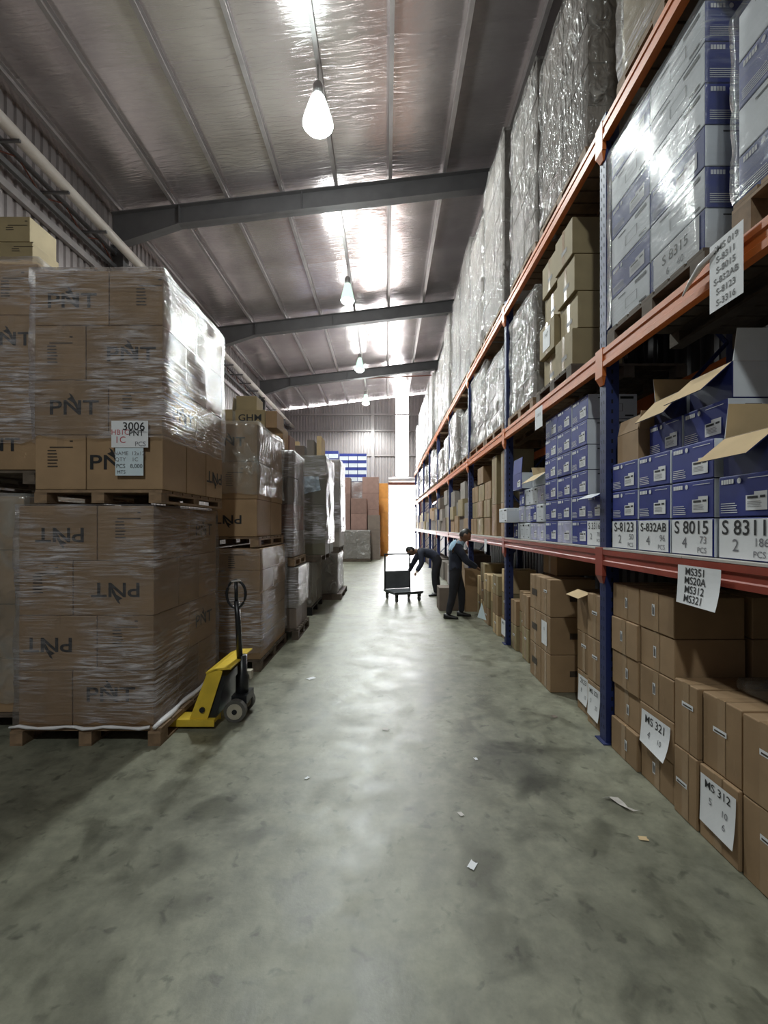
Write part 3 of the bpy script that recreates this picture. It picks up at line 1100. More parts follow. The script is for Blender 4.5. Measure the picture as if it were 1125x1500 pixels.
bf.add(vs, [(j * 11 + i, j * 11 + i + 1, (j + 1) * 11 + i + 1, (j + 1) * 11 + i) for j in range(8) for i in range(10)])
tag(bf.build('plastic_sheet', M['bluefilm'], None, (-1.58, 8.0, 2.55), smooth=True), 'crumpled pale blue plastic sheet on the front of the dark olive cartons', 'plastic sheet')
carton(-1.95, -1.52, 8.1, 8.6, 2.951, .19, 'darkboard', 'flat grey brown carton on top of the fourth stack', 'things on top of the fourth stack')
tag(MB().box(-.06, 0, 0, .06, .5, .3).build('foam_board', M['greyboard'], None, (-1.42, 8.15, 2.951)), 'pale upright board on the fourth stack beside the flat carton', 'board')
tag(MB().box(-.045, 0, 0, .045, .5, .4).build('cardboard_panel', M['paleboard'], None, (-1.28, 8.3, 2.951)), 'tall buff cardboard panel standing on the fourth stack', 'board')
tag(MB().box(-.15, 0, 0, .15, .12, .075).build('timber_block', M['paleboard'], None, (-1.78, 8.12, 3.142)), 'pale timber block lying on the flat grey brown carton', 'timber')

pallet(-2.1, -1.0, 9.7, 11.1, 0, 'dark pallet under the fifth stack', 'darkwood', None, .13, False)
grid_load(-2.08, -1.1, 9.75, 11.0, .131, .45, 2, 2, 2, 'fifth lower load', 'greyboard')
film(-2.08, -1.1, 9.75, 11.0, .14, 1.01, 'cloudy film around the fifth lower load', 'wrapw', 12, 2, .015, 0)
pallet(-2.05, -1.08, 9.8, 11.0, 1.045, 'pallet between the fifth lower and upper loads', 'darkwood', None, .12, False)
grid_load(-2.05, -1.05, 9.8, 10.95, 1.17, .49, 4, 2, 2, 'fifth upper load', ['greyboard', 'darkboard', 'greyboard', 'darkboard'])
film(-2.05, -1.05, 9.8, 10.95, 1.5, 3.13, 'ragged film around the fifth upper load', 'wrap', 13, 3, .03, .1)

# piles near the end wall
grid_load(-1.95, -.75, 20.0, 21.0, .131, .65, 2, 2, 1, 'low grey pile near the end door', 'greyboard', full=True)
pallet(-2.0, -.72, 19.95, 21.05, 0, 'pallet under the low grey pile near the end door', 'darkwood', None, .13, False)
film(-1.95, -.75, 20.0, 21.0, .14, 1.43, 'cloudy film around the low grey pile near the end door', 'wrapw', 14, 2, .015, .1)
grid_load(-1.72, -.95, 21.1, 21.9, 0, .742, 4, 1, 1, 'middle maroon pile near the end door', 'maroon')
grid_load(-2.75, -1.76, 21.3, 22.1, 0, .80, 5, 2, 1, 'widest maroon pile', 'maroon', full=True)
grid_load(-.90, -.30, 21.2, 21.8, 0, .72, 3, 1, 1, 'grey brown pile beside the orange cartons', 'darkboard')
grid_load(-1.22, -.38, 22.0, 22.7, 0, .82, 5, 1, 1, 'tall maroon pile behind the middle pile', 'maroon')
grid_load(-.44, .08, 23.7, 24.3, 0, .79, 5, 1, 1, 'orange pile by the end doorway', 'orange')
for (xa, xb, nm) in ((-2.5, -1.03, 'first'), (-3.78, -2.63, 'second')):
    wls = empty('wrapped_load', ((xa + xb) / 2, 23.6, 0))
    tag(wls, f'{nm} dark wrapped load under the blue and white cartons at the end wall', 'wrapped load')
    for k in range(5): obj('carton', carton_mesh(xb - xa - .02, 1.2, .78, 'maroon'), wls, (0, 0, .01 + k * .785))
    film(xa, xb, 23.0, 24.2, .02, 3.96, None, 'wrap', 20, 5, .02, .2, parent=wls, nz=12, ns=6)
grid_load(-2.48, -1.05, 23.1, 23.6, 3.985, .37, 4, 3, 1, 'wider end-wall pile', 'bluefront', full=True)
grid_load(-3.6, -2.54, 23.1, 23.6, 3.985, .405, 4, 2, 1, 'taller end-wall pile', 'bluefront', full=True, jit=.001)
for o in [q for q in C.objects if q.get('category') == 'carton' and 'blue' in q.get('label', '') or 'bluefront' in q.get('label', '')]:
    o['label'] = o['label'].replace('bluefront carton', 'blue and white carton')
    dm = o['dims']
    mb = MB().rect(-dm[0] * .48, -dm[2] * .5 * .55, dm[0] * .48, dm[2] * .5 * .55)
    decal(o, 'white_band', mb.mesh('white_band', M['white']), 'front', dm, 0, dm[2] * .32, .004)

# ------------------------------------------------------------------ pallet rack
PX, XF = 1.64, 1.68
POST = [.6 + 2.75 * k for k in range(10)]
SH = [1.47, 2.98, 4.69]
rack = empty('pallet_rack', (1.7, 12.9, 0))
tag(rack, 'long blue and orange steel pallet rack lining the whole aisle', 'rack')
ox, oy = 1.7, 12.9


def rpart(mb, name, mat, loc, smooth=False):
    return mb.build(name, mat, rack, (loc[0] - ox, loc[1] - oy, loc[2]))


up = MB()
up.box(0, -.045, 0, .012, .045, 4.78)
up.box(.012, -.045, 0, .10, -.037, 4.78)
up.box(.012, .037, 0, .10, .045, 4.78)
upm = up.mesh('upright', M['bluesteel'])
hb = MB()
z = .1
while z < 4.72:
    for yy in (-.024, .016):
        hb.add([(-.0012, yy, z), (-.0012, yy + .008, z), (-.0012, yy + .012, z + .03), (-.0012, yy + .004, z + .03)], [(0, 1, 2, 3)])
    z += .075
hbm = hb.mesh('slot_row', M['hole'])
hs = MB()
z = .1
while z < 4.72:
    hs.add([(.04, -.0462, z), (.055, -.0462, z), (.055, -.0462, z + .03), (.04, -.0462, z + .03)], [(0, 1, 2, 3)])
    z += .075
hsm = hs.mesh('slot_row', M['hole'])
fpm = MB().box(-.03, -.07, 0, .13, .07, .008).mesh('foot_plate', M['bluesteel'])
brm = []
for k in range(4):
    z0, z1 = .2 + k * .95, .2 + (k + 1) * .95
    a, b = (0.08, .95) if k % 2 == 0 else (.95, .08)
    brm.append(MB().tube([(a, 0, z0), (b, 0, z1)], .016, 6).mesh('brace', M['bluesteel']))


def beam_prof(h): return [(0, 0), (.05, 0), (.05, -h), (0, -h), (0, -h * .72), (.008, -h * .66), (.008, -h * .36), (0, -h * .3)]


for k, py in enumerate(POST):
    for x, rz in ((PX + .02, 0), (PX + 1.0, 0)):
        u = obj('upright', upm, rack, (x - ox, py - oy, 0))
        if k < 4 and x < 2:
            tag(obj('slot_row', hbm, u), kind='stuff')
            tag(obj('slot_row', hsm, u), kind='stuff')
        obj('foot_plate', fpm, rack, (x - ox, py - oy, 0))
    for b in brm: obj('brace', b, rack, (PX + .02 - ox, py - oy, 0))
    for s, zs in enumerate(SH):
        mat = M['redsteel'] if s == 0 else M['orangesteel']
        cm = MB()
        cm.box(-.032, -.055, zs - .2, -.002, .055, zs + .015)
        cm.add([(-.032, -.05, zs - .2), (-.032, .05, zs - .2), (-.012, .025, zs - .26), (-.012, -.025, zs - .26), (-.002, -.05, zs - .2), (-.002, .05, zs - .2), (-.002, .025, zs - .26), (-.002, -.025, zs - .26)],
               [(0, 1, 2, 3), (4, 7, 6, 5), (0, 3, 7, 4), (1, 5, 6, 2), (3, 2, 6, 7)])
        cm.build('beam_connector', mat, rack, (PX + .02 - ox, py - oy, 0))
for k in range(9):
    y0, y1 = POST[k] + .05, POST[k + 1] - .05
    for s, zs in enumerate(SH):
        mat = M['redsteel'] if s == 0 else M['orangesteel']
        h = .115 if s == 0 else .13
        MB().prism([(a, b) for a, b in beam_prof(h)], y0, y1).build('beam', mat, rack, (1.63 - ox, -oy, zs - .002))
        MB().prism([(-a, b) for a, b in beam_prof(h)], y0, y1).build('beam', mat, rack, (2.72 - ox, -oy, zs - .002))
        if s == 0:
            for q in range(3):
                ya, yb = y0 + (y1 - y0) * q / 3 + .004, y0 + (y1 - y0) * (q + 1) / 3 - .004
                MB().box(1.632 - ox, ya - oy, zs + .001, 2.70 - ox, yb - oy, zs + .014).build('shelf_board', M['deck'], rack)

# ------------------------------------------------------------------ small printed pieces for cartons on the rack
def print_mesh(w_, h_, white=False):
    """maker's block letters, a round mark and fine lines along the lower edge; unreadable in the photograph"""
    key = ('print', round(w_, 2), round(h_, 2), white)
    if key in _tm: return _tm[key]
    mb = MB()
    r = random.Random(3)
    x = -w_ * .44
    for k in range(5):
        bw = .013
        mb.rect(x, h_ * .30, x + bw, h_ * .41)
        x += bw + .003
    cx, cy = x + .03, h_ * .355
    mb.add([(cx + .012 * math.cos(t), cy + .014 * math.sin(t), 0) for t in [2 * PI * q / 10 for q in range(10)]], [tuple(range(10))])
    mb.rect(cx + .05, h_ * .38, w_ * .42, h_ * .395)
    for k in range(5):
        mb.rect(-w_ * .45, -h_ * .18 - k * .011, -w_ * .45 + w_ * r.uniform(.25, .36), -h_ * .18 - k * .011 + .0035)
    _tm[key] = mb.mesh('lettering', M['ink' if white else 'paper'])
    return _tm[key]


def sticker_mesh(w_, h_):
    key = ('stick', round(w_, 2), round(h_, 2))
    if key in _tm: return _tm[key]
    mb = MB()
    mb.rect(-w_ / 2, -h_ / 2, w_ / 2, h_ * .32, 0, 0)
    mb.rect(-w_ * .1, h_ * .32, w_ / 2, h_ / 2, 0, 0)
    mb.rect(-w_ * .42, h_ * .12, w_ * .08, h_ * .26, .001, 1)
    mb.rect(w_ * .18, h_ * .15, w_ * .42, h_ * .28, .001, 1)
    for k in range(4): mb.rect(-w_ * .42, -h_ * (.05 + .09 * k), w_ * (.2 + .05 * (k % 2)), -h_ * (.05 + .09 * k) + .002, .001, 2)
    _tm[key] = mb.mesh('sticker', [M['paper'], M['ink'], M['pencil']])
    return _tm[key]


def endprint_mesh(w_, h_):
    key = ('endp', round(w_, 2), round(h_, 2))
    if key in _tm: return _tm[key]
    mb = MB()
    mb.rect(w_ * .15, h_ * .3, w_ * .42, h_ * .4)
    mb.rect(-w_ * .3, h_ * .32, -w_ * .1, h_ * .36)
    mb.rect(w_ * .25, -h_ * .4, w_ * .42, -h_ * .34)
    for a, b, c, d in ((-.1, -.2, .2, -.19), (-.1, .1, .2, .11), (-.1, -.2, -.09, .1), (.19, -.2, .2, .1)): mb.rect(w_ * a, h_ * b, w_ * c, h_ * d)
    _tm[key] = mb.mesh('lettering', M['ink'])
    return _tm[key]


def smalllabel_mesh(vert=True):
    key = ('sl', vert)
    if key in _tm: return _tm[key]
    mb = MB()
    a, b = (.014, .036) if vert else (.045, .014)
    mb.rect(-a, -b, a, b, 0, 0)
    if vert:
        mb.rect(-a * .6, -b * .8, -a * .1, b * .8, .001, 1)
        mb.rect(a * .2, -b * .8, a * .6, b * .5, .001, 1)
    else:
        mb.rect(-a * .8, -b * .5, a * .8, b * .1, .001, 1)
    _tm[key] = mb.mesh('sticker', [M['paper'], M['fadedink']])
    return _tm[key]


def rc(y0, y1, z, h, look, label, group, xf=XF, depth=.44, tape=None, kind=None, rz=0):
    o, dm = carton(xf, xf + depth, y0, y1, z, h, look, label, group, tape, 0, rz)
    if kind == 'blue':
        decal(o, 'printed_logo', print_mesh(dm[1], dm[2]), 'aisle_r', dm, 0, dm[2] / 2)
        decal(o, 'sticker', sticker_mesh(dm[1] * .36, dm[2] * .42), 'aisle_r', dm, dm[1] * .2, dm[2] * .36)
        decal(o, 'printed_text', endprint_mesh(dm[0], dm[2]), 'front', dm, 0, dm[2] / 2)
    elif kind == 'white':
        decal(o, 'printed_text', endprint_mesh(dm[1], dm[2]), 'aisle_r', dm, 0, dm[2] / 2)
        decal(o, 'printed_logo', print_mesh(dm[0], dm[2]), 'front', dm, 0, dm[2] / 2)
    elif kind == 'vlabel':
        decal(o, 'sticker', smalllabel_mesh(True), 'aisle_r', dm, rnd.uniform(-.04, .04), dm[2] * rnd.uniform(.45, .6))
    elif kind == 'hlabel':
        decal(o, 'sticker', smalllabel_mesh(False), 'aisle_r', dm, rnd.uniform(-.03, .03), dm[2] * rnd.uniform(.5, .7))
    return o, dm


def placard(o, dm, lines, face='aisle_r', wd=None, ht=None, curl=0, u=0, v=None):
    wd = wd or dm[1] * .95
    ht = ht or dm[2] * .94
    sh, le = paper_sheet('placard', wd, ht, lines, 'paper', curl)
    p = decal(o, 'placard', sh, face, dm, u, dm[2] / 2 if v is None else v, .004)
    if le: obj('lettering', le, p)
    return p


S1 = SH[0] + .015
g1 = 'blue cartons on the first shelf, nearest bay'
h = .206


def code(s, a, b, c=None, sz=.085):
    l = [(s, 0, .05, sz, 'ink', .012), (a, -.05, -.035, .085, 'pencil', 0), (b, .095, -.015, .055, 'pencil', 0)]
    if c: l.append((c, .085, -.07, .042, 'pencil', 0))
    return l


cols = [(2.925, 3.255, 3, ('S-8123', '2', '50', 'PCS')), (2.59, 2.915, 4, ('S-832AB', '4', '96', 'PCS')), (2.24, 2.58, 4, ('S 8015', '4', '73', 'PCS')), (1.885, 2.215, 2, ('S 8311', '2', '186', 'PCS'))]
names = ['column beside the blue post', 'second column from the blue post', 'third column from the blue post', 'nearest column on the first shelf']
for (y0, y1, n, cd_), nm in zip(cols, names):
    for r in range(n):
        top = r == n - 1
        what = 'blue carton with large number placard' if r == 0 else 'blue carton with white sticker'
        xf = XF + (.07 if r == 3 else 0)
        o, dm = rc(y0, y1, S1 + r * h, h, 'blue', f'{what}, {ORD[r]} in the {nm}', g1, xf, kind='blue' if r else None)
        if r == 0:
            placard(o, dm, code(*cd_, sz=.1 if len(cd_[0]) < 7 and 'S ' in cd_[0] else .092 if len(cd_[0]) < 7 else .076))
            decal(o, 'printed_text', endprint_mesh(dm[0], dm[2]), 'front', dm, 0, dm[2] / 2)
# open cartons on top
open_carton(1.70, 2.05, 2.95, 3.22, S1 + 3 * h, .20, 'kraft', 'open brown carton with upright flaps on the column beside the blue post', [('-x', -12, .10), ('+x', 18, .14), ('-y', 12, .12)], g1)
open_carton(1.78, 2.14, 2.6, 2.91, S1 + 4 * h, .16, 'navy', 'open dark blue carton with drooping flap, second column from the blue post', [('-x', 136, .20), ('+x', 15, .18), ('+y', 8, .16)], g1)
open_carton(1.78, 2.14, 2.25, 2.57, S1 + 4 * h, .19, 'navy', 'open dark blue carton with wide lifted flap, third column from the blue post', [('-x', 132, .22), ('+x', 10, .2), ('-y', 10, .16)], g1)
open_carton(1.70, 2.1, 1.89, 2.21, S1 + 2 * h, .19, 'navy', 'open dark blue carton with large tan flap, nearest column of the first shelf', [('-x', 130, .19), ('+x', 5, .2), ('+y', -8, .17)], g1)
open_carton(2.22, 2.6, 1.9, 2.3, S1 + 2 * h + .26, .17, 'white', 'open white carton with tan flap behind the nearest column', [('-x', 15, .16), ('-y', 125, .16)], g1)
carton(2.2, 2.62, 1.88, 2.32, S1, .65, 'white', 'white carton under the open white one behind the nearest column', g1)
for k in range(4):
    carton(2.2, 2.62, 2.86, 3.26, S1 + k * .25, .25, 'white', f'white carton {["at the bottom", "second up", "third up", "on top"][k]} of the rear stack behind the blue post', 'white cartons at the back of the first shelf')
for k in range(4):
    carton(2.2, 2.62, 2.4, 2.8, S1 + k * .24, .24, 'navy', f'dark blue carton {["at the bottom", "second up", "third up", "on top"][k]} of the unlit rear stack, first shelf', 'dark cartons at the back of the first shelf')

# bay two, first shelf: the wall of blue cartons
g2 = 'blue cartons in the six-high wall on the first shelf'
hh = .2125
for c, (y0, y1) in enumerate(((3.665, 3.985), (3.99, 4.31), (4.315, 4.64))):
    for r in range(6):
        lk = 'lilac' if (c, r) in ((1, 0),) else 'blue'
        rc(y0, y1, S1 + r * hh, hh, lk, f'blue carton in the six-high wall, {NTH[c]} column beyond the blue post, {ORD[r] if r < 5 else "top"} row', g2, XF + rnd.uniform(0, .01), .42, kind='blue')
o, dm = rc(3.40, 3.66, S1, hh, 'blue', 'blue carton behind a white number placard just beyond the blue post', g2, XF - .0, .42)
placard(o, dm, [('S 3316', 0, .055, .075, 'ink', .004), ('2', -.05, -.03, .07, 'pencil', 0), ('70', .07, -.01, .05, 'pencil', 0), ('PCS', .07, -.06, .035, 'pencil', 0)])
o, dm = open_carton(XF, XF + .42, 3.40, 3.66, S1 + hh, hh - .005, 'blue', 'blue carton with raised white lid flap just beyond the blue post', [('-x', 114, .10), ('+x', 20, .16)], g2, 'white')
decal(o, 'printed_logo', print_mesh(dm[1], dm[2]), 'aisle_r', dm, 0, dm[2] / 2)
decal(o, 'sticker', sticker_mesh(dm[1] * .36, dm[2] * .42), 'aisle_r', dm, dm[1] * .2, dm[2] * .36)
g3 = 'small mixed cartons on the first shelf before the second post'
q = 0
yy = 4.69
for c, wd in enumerate((.235, .24, .2, .22, .2)):
    for r in range(3 if c < 4 else 1):
        lk = ['lilac', 'white', 'lilac', 'blue', 'white'][(c * 2 + r) % 5]
        if r == 1 and c in (0,): lk = 'white'
        rc(yy, yy + wd - .008, S1 + r * .205, .2, lk, f'small {"pale lilac" if lk == "lilac" else lk} printed carton, {NTH[c]} past the blue wall, {ORD[r]} row', g3, XF + rnd.uniform(0, .03), .36, kind='blue' if lk != 'white' else 'white')
    yy += wd
open_carton(XF + .04, XF + .42, 4.70, 5.15, S1 + .62, .13, 'white', 'open white carton with tan flap on the small mixed cartons', [('-x', 125, .17), ('+y', 30, .12)], g3)
o, dm = open_carton(XF - .02, XF + .36, 5.37, 5.74, S1 + .62, .2, 'blue', 'blue carton with upright white flap on the small mixed cartons', [('-x', -4, .19)], g3, 'white')
decal(o, 'sticker', sticker_mesh(dm[1] * .36, dm[2] * .42), 'aisle_r', dm, dm[1] * .2, dm[2] * .36)
rc(5.62, 6.02, S1 + .205, .19, 'white', 'white carton jutting into the aisle by the second post', g3, XF - .13, .42, kind='white')

# bay three: tall kraft cartons and stacks
g4 = 'brown cartons on the first shelf, third bay'
for c, (y0, y1) in enumerate(((6.2, 6.5), (6.75, 7.05))):
    rc(y0, y1, S1, .5, 'kraft', f'brown carton under the {["first", "second"][c]} tall upright carton past the second post', g4, XF + .02, .4, 'x')
    rc(y0, y1, S1 + .5, .76, 'khaki', f'{["first", "second"][c]} tall khaki carton standing upright past the second post', g4, XF + .02, .4, 'x')
for c, (y0, y1) in enumerate(((7.2, 7.65), (7.68, 8.15), (8.2, 8.72))):
    for r in range(3 if c != 1 else 4):
        rc(y0, y1, S1 + r * .305, .3, ['kraft', 'khaki'][(c + r) % 2], f'brown carton, third bay first shelf, {NTH[c]} column past the tall cartons, {ORD[r]} row', g4, XF + rnd.uniform(0, .04), .42, 'x')
BAYN = ['', 'first', 'second', 'third', 'fourth', 'fifth', 'sixth', 'seventh', 'eighth', 'ninth']
for b in range(3, 9):
    n = 4 if b < 5 else 3 if b < 7 else 2
    y = POST[b] + .08
    wd = (2.75 - .16) / n
    for c in range(n):
        hts = [rnd.uniform(.3, .42) for _ in range(3 if (b < 5 and c % 2) else 2)]
        z = S1
        for r, ht in enumerate(hts):
            lk = rnd.choice(['greyboard', 'greyboard', 'kraft', 'darkboard', 'khaki'])
            rc(y + .01, y + wd - rnd.uniform(.02, .12), z, ht, lk, f'{ {"greyboard": "pale grey", "kraft": "brown", "darkboard": "grey brown", "khaki": "khaki"}[lk]} carton, first shelf, {BAYN[b + 1]} bay, {NTH[c]} column, {ORD[r]} row', f'cartons on the first shelf, {BAYN[b + 1]} bay', XF + rnd.uniform(-.03, .05), .42)
            z += ht
        y += wd

# ------------------------------------------------------------------ floor level of the rack
g5 = 'brown cartons on the floor under the nearest bay'
fh_ = .246
for c, (y0, y1) in enumerate(((2.915, 3.255), (2.555, 2.905))):
    nm = ['column beside the blue post', 'second column from the blue post'][c]
    for r in range(5):
        hasp = (c, r) == (1, 1)
        o, dm = rc(y0, y1, r * fh_, fh_, 'kraft', f'brown carton {"with lettered sheet" if hasp else "with small sticker"} of floor stack, {ORD[r] if r < 4 else "top"}, {nm}', g5, XF + rnd.uniform(-.012, .015), .42, 'x' if not hasp else None, None if hasp else 'vlabel')
        if hasp: placard(o, dm, [('MS 321', 0, .055, .07, 'ink', .006), ('4', -.05, -.03, .06, 'pencil', 0), ('10', .06, -.03, .045, 'pencil', 0)], wd=.29, ht=.21, curl=.03, v=.10)
        if c == 1: carton(2.14, 2.6, y0, y1, r * fh_, fh_, 'kraft', f'brown carton in the dark rear row, {ORD[r] if r < 4 else "top"}, {nm}', 'cartons in the dark rear row under the shelf')
for c, (y0, y1) in enumerate(((2.35, 2.545), (2.075, 2.34), (1.82, 2.065), (1.55, 1.81))):
    for r in range(2):
        hasp = (c, r) == (1, 0)
        o, dm = rc(y0, y1, r * .385, .385, 'kraft', f'upright {"sheet-labelled " if hasp else ""}brown carton in the low front stack, {NTH[c]} from the tall stacks, {["low", "top"][r]}', g5, XF + .0 + rnd.uniform(-.01, .01), .45, 'x', None if hasp else 'hlabel')
        if hasp: placard(o, dm, [('MS 312', 0, .085, .058, 'ink', .006), ('5', -.045, .01, .05, 'pencil', 0), ('10', .05, .0, .045, 'pencil', 0), ('6', .05, -.06, .045, 'pencil', 0)], wd=.235, ht=.25, curl=.012, v=.215)
sc_film = film(1.9, 2.3, 2.0, 2.3, .78, .83, 'crumpled clear film lying on the low front stack of cartons', 'wrapc', 31, 1, .05, .1, nz=4, ns=6)
carton(2.2, 2.62, 1.5, 1.9, 0, .42, 'kraft', 'brown carton low in the dark rear, behind the low front stack', 'cartons in the dark rear row under the shelf')
carton(2.2, 2.62, 1.95, 2.45, 0, .42, 'kraft', 'brown carton in the dark rear nearest the second tall stack', 'cartons in the dark rear row under the shelf')

g6 = 'brown cartons on the floor under the second bay'
for r in range(3):
    o, dm = rc(3.445, 3.705, r * .363, .36, 'kraft', f'brown carton just beyond the blue post, {["bottom with white lettered sheet", "middle", "top"][r]}', g6, XF + .02, .42, 'x', None if r == 0 else 'hlabel')
    if r == 0: placard(o, dm, [('MS 321', 0, .08, .052, 'ink', .006), ('3', -.05, 0, .05, 'pencil', 0), ('25', .05, -.03, .045, 'pencil', 0)], wd=.21, ht=.25, curl=.015, v=.2)
for r in range(2):
    o, dm = rc(3.72, 3.99, r * .355, .352, 'kraft', f'brown carton second beyond the blue post, {["bottom with white numbered sheet", "middle"][r]}', g6, XF + .06, .42, 'x', None if r == 0 else 'hlabel')
    if r == 0: placard(o, dm, [('2123', 0, .07, .06, 'ink', .006), ('8', -.03, -.01, .05, 'pencil', 0), ('12', .05, -.05, .04, 'pencil', 0)], wd=.2, ht=.23, curl=.015, v=.2)
open_carton(XF + .06, XF + .48, 3.72, 3.99, .71, .36, 'kraft', 'open brown carton with pale flap held level, second beyond the blue post', [('-x', 112, .12)], g6)
for r in range(3):
    for c, (y0, y1) in enumerate(((4.31, 4.575), (4.58, 4.92))):
        o, dm = rc(y0, y1, r * .372, .37, 'kraft', f'brown carton of the stack jutting into the aisle, {["near", "far"][c]} column, {["bottom", "middle", "top"][r]}', g6, 1.615, .45, 'x', 'hlabel' if (c, r) == (0, 2) else None)
        if c == 0:
            decal(o, 'printed_mark', MB().rect(-.05, -.03, .05, .03).mesh('printed_mark', M['fadedink']), 'front', dm, .02, dm[2] * .5)
        else:
            decal(o, 'printed_mark', MB().rect(-.08, -.035, .08, .035).mesh('printed_mark', M['fadedink']), 'aisle_r', dm, -.02, dm[2] * .5)
        if (c, r) == (0, 1): placard(o, dm, [('12', 0, .04, .04, 'pencil', 0)], wd=.15, ht=.24, u=-.03)
rc(4.62, 5.02, 1.118, .225, 'kraft', 'brown carton squeezed under the shelf beam on the jutting stack', g6, 1.8, .5, 'x')
y = 4.97
for c, (wd, n, ht, xo) in enumerate(((.27, 3, .3, .08), (.25, 2, .4, .02), (.24, 3, .27, .06), (.26, 2, .33, .02))):
    for r in range(n):
        rc(y, y + wd - .01, r * ht, ht - .003, ['kraft', 'khaki'][(r + c) % 2], f'brown carton before the second post, {NTH[c]} column past the jutting stack, {ORD[r]} row', g6, XF + xo, .42, 'x', 'hlabel' if (r + c) % 2 else None)
    y += wd
g7 = 'brown cartons on the floor under the third bay'
y = 6.2
for c, (wd, n, ht, xo) in enumerate(((.3, 3, .34, .03), (.34, 3, .3, -.02), (.32, 2, .42, .03), (.36, 3, .28, .0), (.36, 3, .33, .02), (.4, 2, .36, .05))):
    for r in range(n):
        rc(y, y + wd - .012, r * ht, ht - .003, ['kraft', 'khaki', 'paleboard'][(r + 2 * c) % 3], f'brown carton past the second post, floor level, {NTH[c]} column, {ORD[r]} row', g7, XF + xo, .42, 'x', 'hlabel' if (r + c) % 2 else None)
    y += wd + .01
carton(1.02, 1.47, 8.45, 8.85, 0, .45, 'darkboard', 'dark brown carton on the floor behind the standing person', 'cartons on the floor by the two people')
open_carton(1.5, 1.9, 8.38, 8.76, 0, .80, 'kraft', 'tall brown carton with pale flap beside the standing person', [('-y', 178, .09), ('-x', 10, .1)], 'cartons on the floor by the two people')
for b in range(3, 8):
    n = 3 if b < 5 else 2
    y = POST[b] + .1 + (.1 if b == 3 else 0)
    wd = (2.75 - .3) / n
    for c in range(n):
        for r in range(2 if b < 4 else 1):
            ht = rnd.uniform(.4, .55)
            lk = rnd.choice(['kraft', 'darkboard', 'greyboard'])
            rc(y, y + wd - .04, r * .551, ht if r else .55, lk, f'{ {"greyboard": "pale grey", "kraft": "brown", "darkboard": "grey brown"}[lk]} carton at floor level, {BAYN[b + 1]} bay, {NTH[c]} column, {ORD[r]} row', f'floor cartons in the {BAYN[b + 1]} bay', XF + rnd.uniform(.02, .1), .45)
        y += wd

# ------------------------------------------------------------------ second shelf
S2 = SH[1]
pallet(1.66, 2.70, 2.28, 3.29, S2, 'dark pallet on the second shelf under the blue and white load', 'darkwood')
g8 = 'cartons of the film-wrapped blue and white load'
rows_near = ['blue', 'bluewhite', 'blue', 'bluewhite', 'bluewhite', 'bluewhite']
rows_far = ['bluewhite', 'blue', 'bluewhite', 'blue', 'bluewhite', 'blue']
z2 = S2 + .131
for r in range(6):
    for c, (y0, y1) in enumerate(((2.305, 2.785), (2.79, 3.265))):
        lk = (rows_near if c == 0 else rows_far)[r]
        o, dm = rc(y0, y1, z2 + r * .22, .22, lk, f'{"blue-faced" if lk == "blue" else "white-faced"} carton in the wrapped load above, {["near", "far"][c]} column, {ORD[r] if r < 5 else "top"} row', g8, XF, .48, kind='blue' if lk == 'blue' else 'white')
        if (r, c) == (0, 0): placard(o, dm, [('S 8315', 0, .03, .085, 'ink', .006), ('6    40', 0, -.05, .06, 'pencil', 0)], wd=.4, ht=.2)
film(XF, XF + .48, 2.305, 3.265, S2 + .14, z2 + 1.32, 'glossy clear film around the blue and white load on the second shelf', 'wrapb', 40, 6, .012, .12)
pallet(1.66, 2.70, 1.02, 2.10, S2, 'pallet on the second shelf under the nearest blue and white load', 'wood', None, .2)
for r in range(4):
    lk = ['blue', 'bluewhite', 'blue', 'bluewhite'][r]
    rc(1.60, 2.09, S2 + .201 + r * .225, .225, lk, f'{"blue-faced" if lk == "blue" else "white-faced"} carton in the load cut by the frame, {ORD[r] if r < 3 else "top"} row', 'cartons of the load cut by the frame', XF, .5, kind='blue' if lk == 'blue' else 'white')
film(XF, XF + .5, 1.60, 2.09, S2 + .21, S2 + 1.1, 'clear film around the load cut by the frame on the second shelf', 'wrapb', 41, 4, .012, .12)
pallet(1.66, 2.70, 3.92, 4.84, S2, 'pallet on the second shelf under the khaki cartons', 'darkwood')
g9 = 'khaki cartons on the second shelf past the blue post'
for r in range(4):
    for c, (y0, y1) in enumerate(((3.95, 4.36), (4.38, 4.8))):
        o, dm = rc(y0, y1, z2 + r * .335, .333, 'khaki', f'khaki carton on the second shelf past the blue post, {["near", "far"][c]} column, {ORD[r] if r < 3 else "top"} row', g9, XF + [[0, .05], [.05, .0], [.02, .06], [0, .03]][r][c], .46, 'x')
        decal(o, 'printed_mark', MB().rect(-.06, -.02, .06, .02).mesh('printed_mark', M['fadedink']), 'aisle_r', dm, .02, .12)
        if (r, c) == (1, 1): placard(o, dm, [('147', 0, .04, .07, 'ink', .006)], wd=.2, ht=.22)

_wl = {}


def wrapped(y0, y1, z, h, label, look='greyboard', mat='wrapw', xf=XF, depth=1.0, group='film-wrapped loads on the rack', seed=0, near=True, nl=4):
    """a pallet load wound in cloudy film: cartons inside, film outside; the pallet below is a thing of its own"""
    t = empty('wrapped_load', (xf + depth / 2, (y0 + y1) / 2, z))
    tag(t, label, 'wrapped load', group)
    D = y1 - y0
    lh = h / nl
    for l in range(nl):
        for c in range(2):
            jx = rnd.uniform(-.012, .012)
            me = carton_mesh(round(depth - .02, 2), round(D / 2 - .006, 3), round(lh - .004, 3), look)
            obj('carton', me, t, (jx * .5, (c - .5) * D / 2, l * lh))
    film(xf, xf + depth, y0, y1, z + .01, z + h, None, mat, seed, nl, .03, .2, parent=t, nz=nl * 6 if near else nl * 3, ns=8 if near else 5)
    return t


